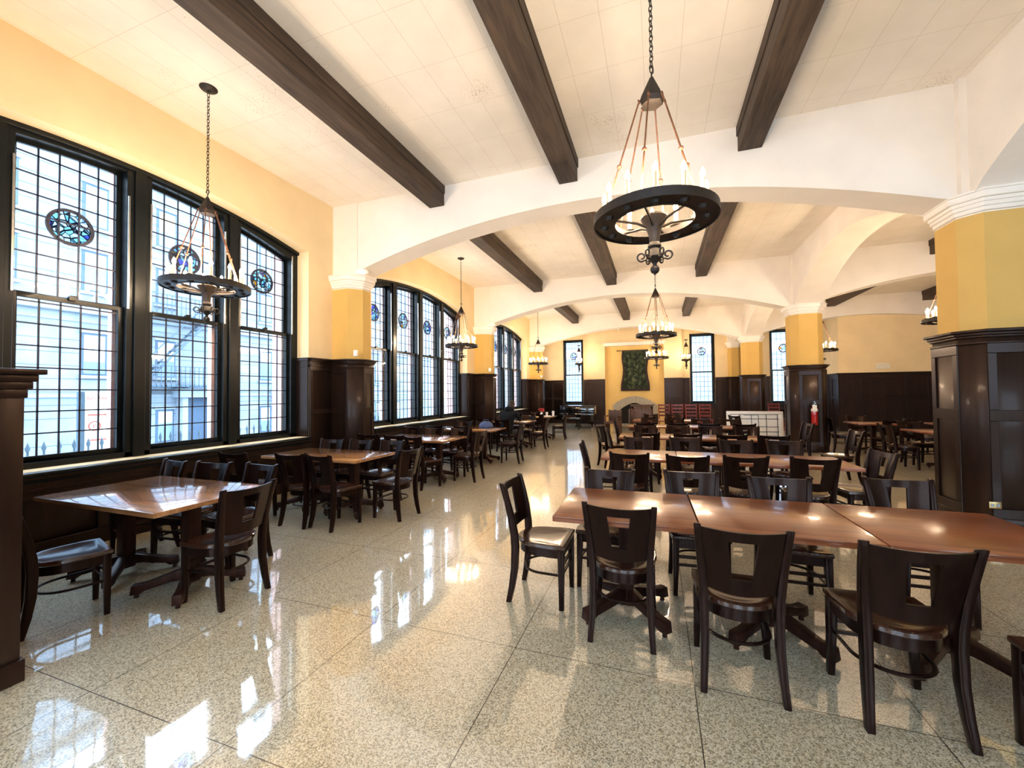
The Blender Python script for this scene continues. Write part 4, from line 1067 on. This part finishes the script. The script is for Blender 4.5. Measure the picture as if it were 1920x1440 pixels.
# ------------------------------------------------------------------ light
w = bpy.data.worlds.new('sky'); SC.world = w; w.use_nodes = True; nt = w.node_tree
bg = nt.nodes['Background']
tc = N(nt,'ShaderNodeTexCoord'); sp = N(nt,'ShaderNodeSeparateXYZ'); nt.links.new(tc.outputs['Generated'], sp.inputs[0])
rp = ramp(nt, [(0,(.55,.76,1.0)),(.35,(.62,.81,1.0)),(1,(.50,.72,1.0))]); nt.links.new(sp.outputs[2], rp.inputs[0]); nt.links.new(rp.outputs[0], bg.inputs[0])
bg.inputs[1].default_value = SKY
def lamp(name, typ, loc, energy, col, **k):
    l = bpy.data.lights.new(name, typ); l.energy = energy; l.color = col
    for a,v in k.items(): setattr(l, a, v)
    o = bpy.data.objects.new(name, l); COL.objects.link(o); o.location = loc; return o
s = lamp('sun','SUN',(10,0,20), SUN, (1,.95,.86), angle=math.radians(1.5))
s.rotation_euler = Vector((-.80,-.30,-1.0)).to_track_quat('-Z','Y').to_euler()
def portal(loc, rot, sx, sy):
    o = lamp('window_portal','AREA', loc, 1, (1,1,1), shape='RECTANGLE', size=sx, size_y=sy)
    o.data.cycles.is_portal = True; o.rotation_euler = rot
for c in BAYC: portal((-6.7,c,2.6),(PI/2,0,-PI/2),4.7,3.7)
for c,h in WIN_END: portal((c,YEND+.5,2.6),(-PI/2,0,0),2*h,3.3)
for c in WIN_BACK: portal((c,YB-.4,2.6),(PI/2,0,0),2.7,3.4)

# ------------------------------------------------------------------ camera
F = 765.0
cam = bpy.data.cameras.new('camera'); co = bpy.data.objects.new('camera', cam); COL.objects.link(co); SC.camera = co
cam.sensor_width = 36; cam.lens = 36*F/1920; cam.clip_start = .05; cam.clip_end = 300
yaw, pit, roll = math.radians(19.558061), math.radians(1.3166936), .0095
cp, s_ = math.cos(pit), math.sin(pit); a = -yaw
fw = Vector((math.sin(a)*cp, math.cos(a)*cp, s_)); r0 = Vector((math.cos(a), -math.sin(a), 0)); u0 = Vector((-math.sin(a)*s_, -math.cos(a)*s_, cp))
R_ = math.cos(roll)*r0 - math.sin(roll)*u0; U_ = math.sin(roll)*r0 + math.cos(roll)*u0
mat = Matrix(((R_.x,U_.x,-fw.x,0),(R_.y,U_.y,-fw.y,0),(R_.z,U_.z,-fw.z,1.55),(0,0,0,1)))
co.matrix_world = mat
vs = SC.view_settings; vs.view_transform = 'Standard'; vs.look = 'None'; vs.gamma = 1; vs.use_curve_mapping = False; vs.exposure = EXPO
SC.cycles.use_denoising = True; SC.cycles.max_bounces = 10; SC.cycles.diffuse_bounces = 5; SC.cycles.transparent_max_bounces = 24
SC.cycles.sample_clamp_indirect = 6; SC.cycles.caustics_reflective = False; SC.cycles.caustics_refractive = False
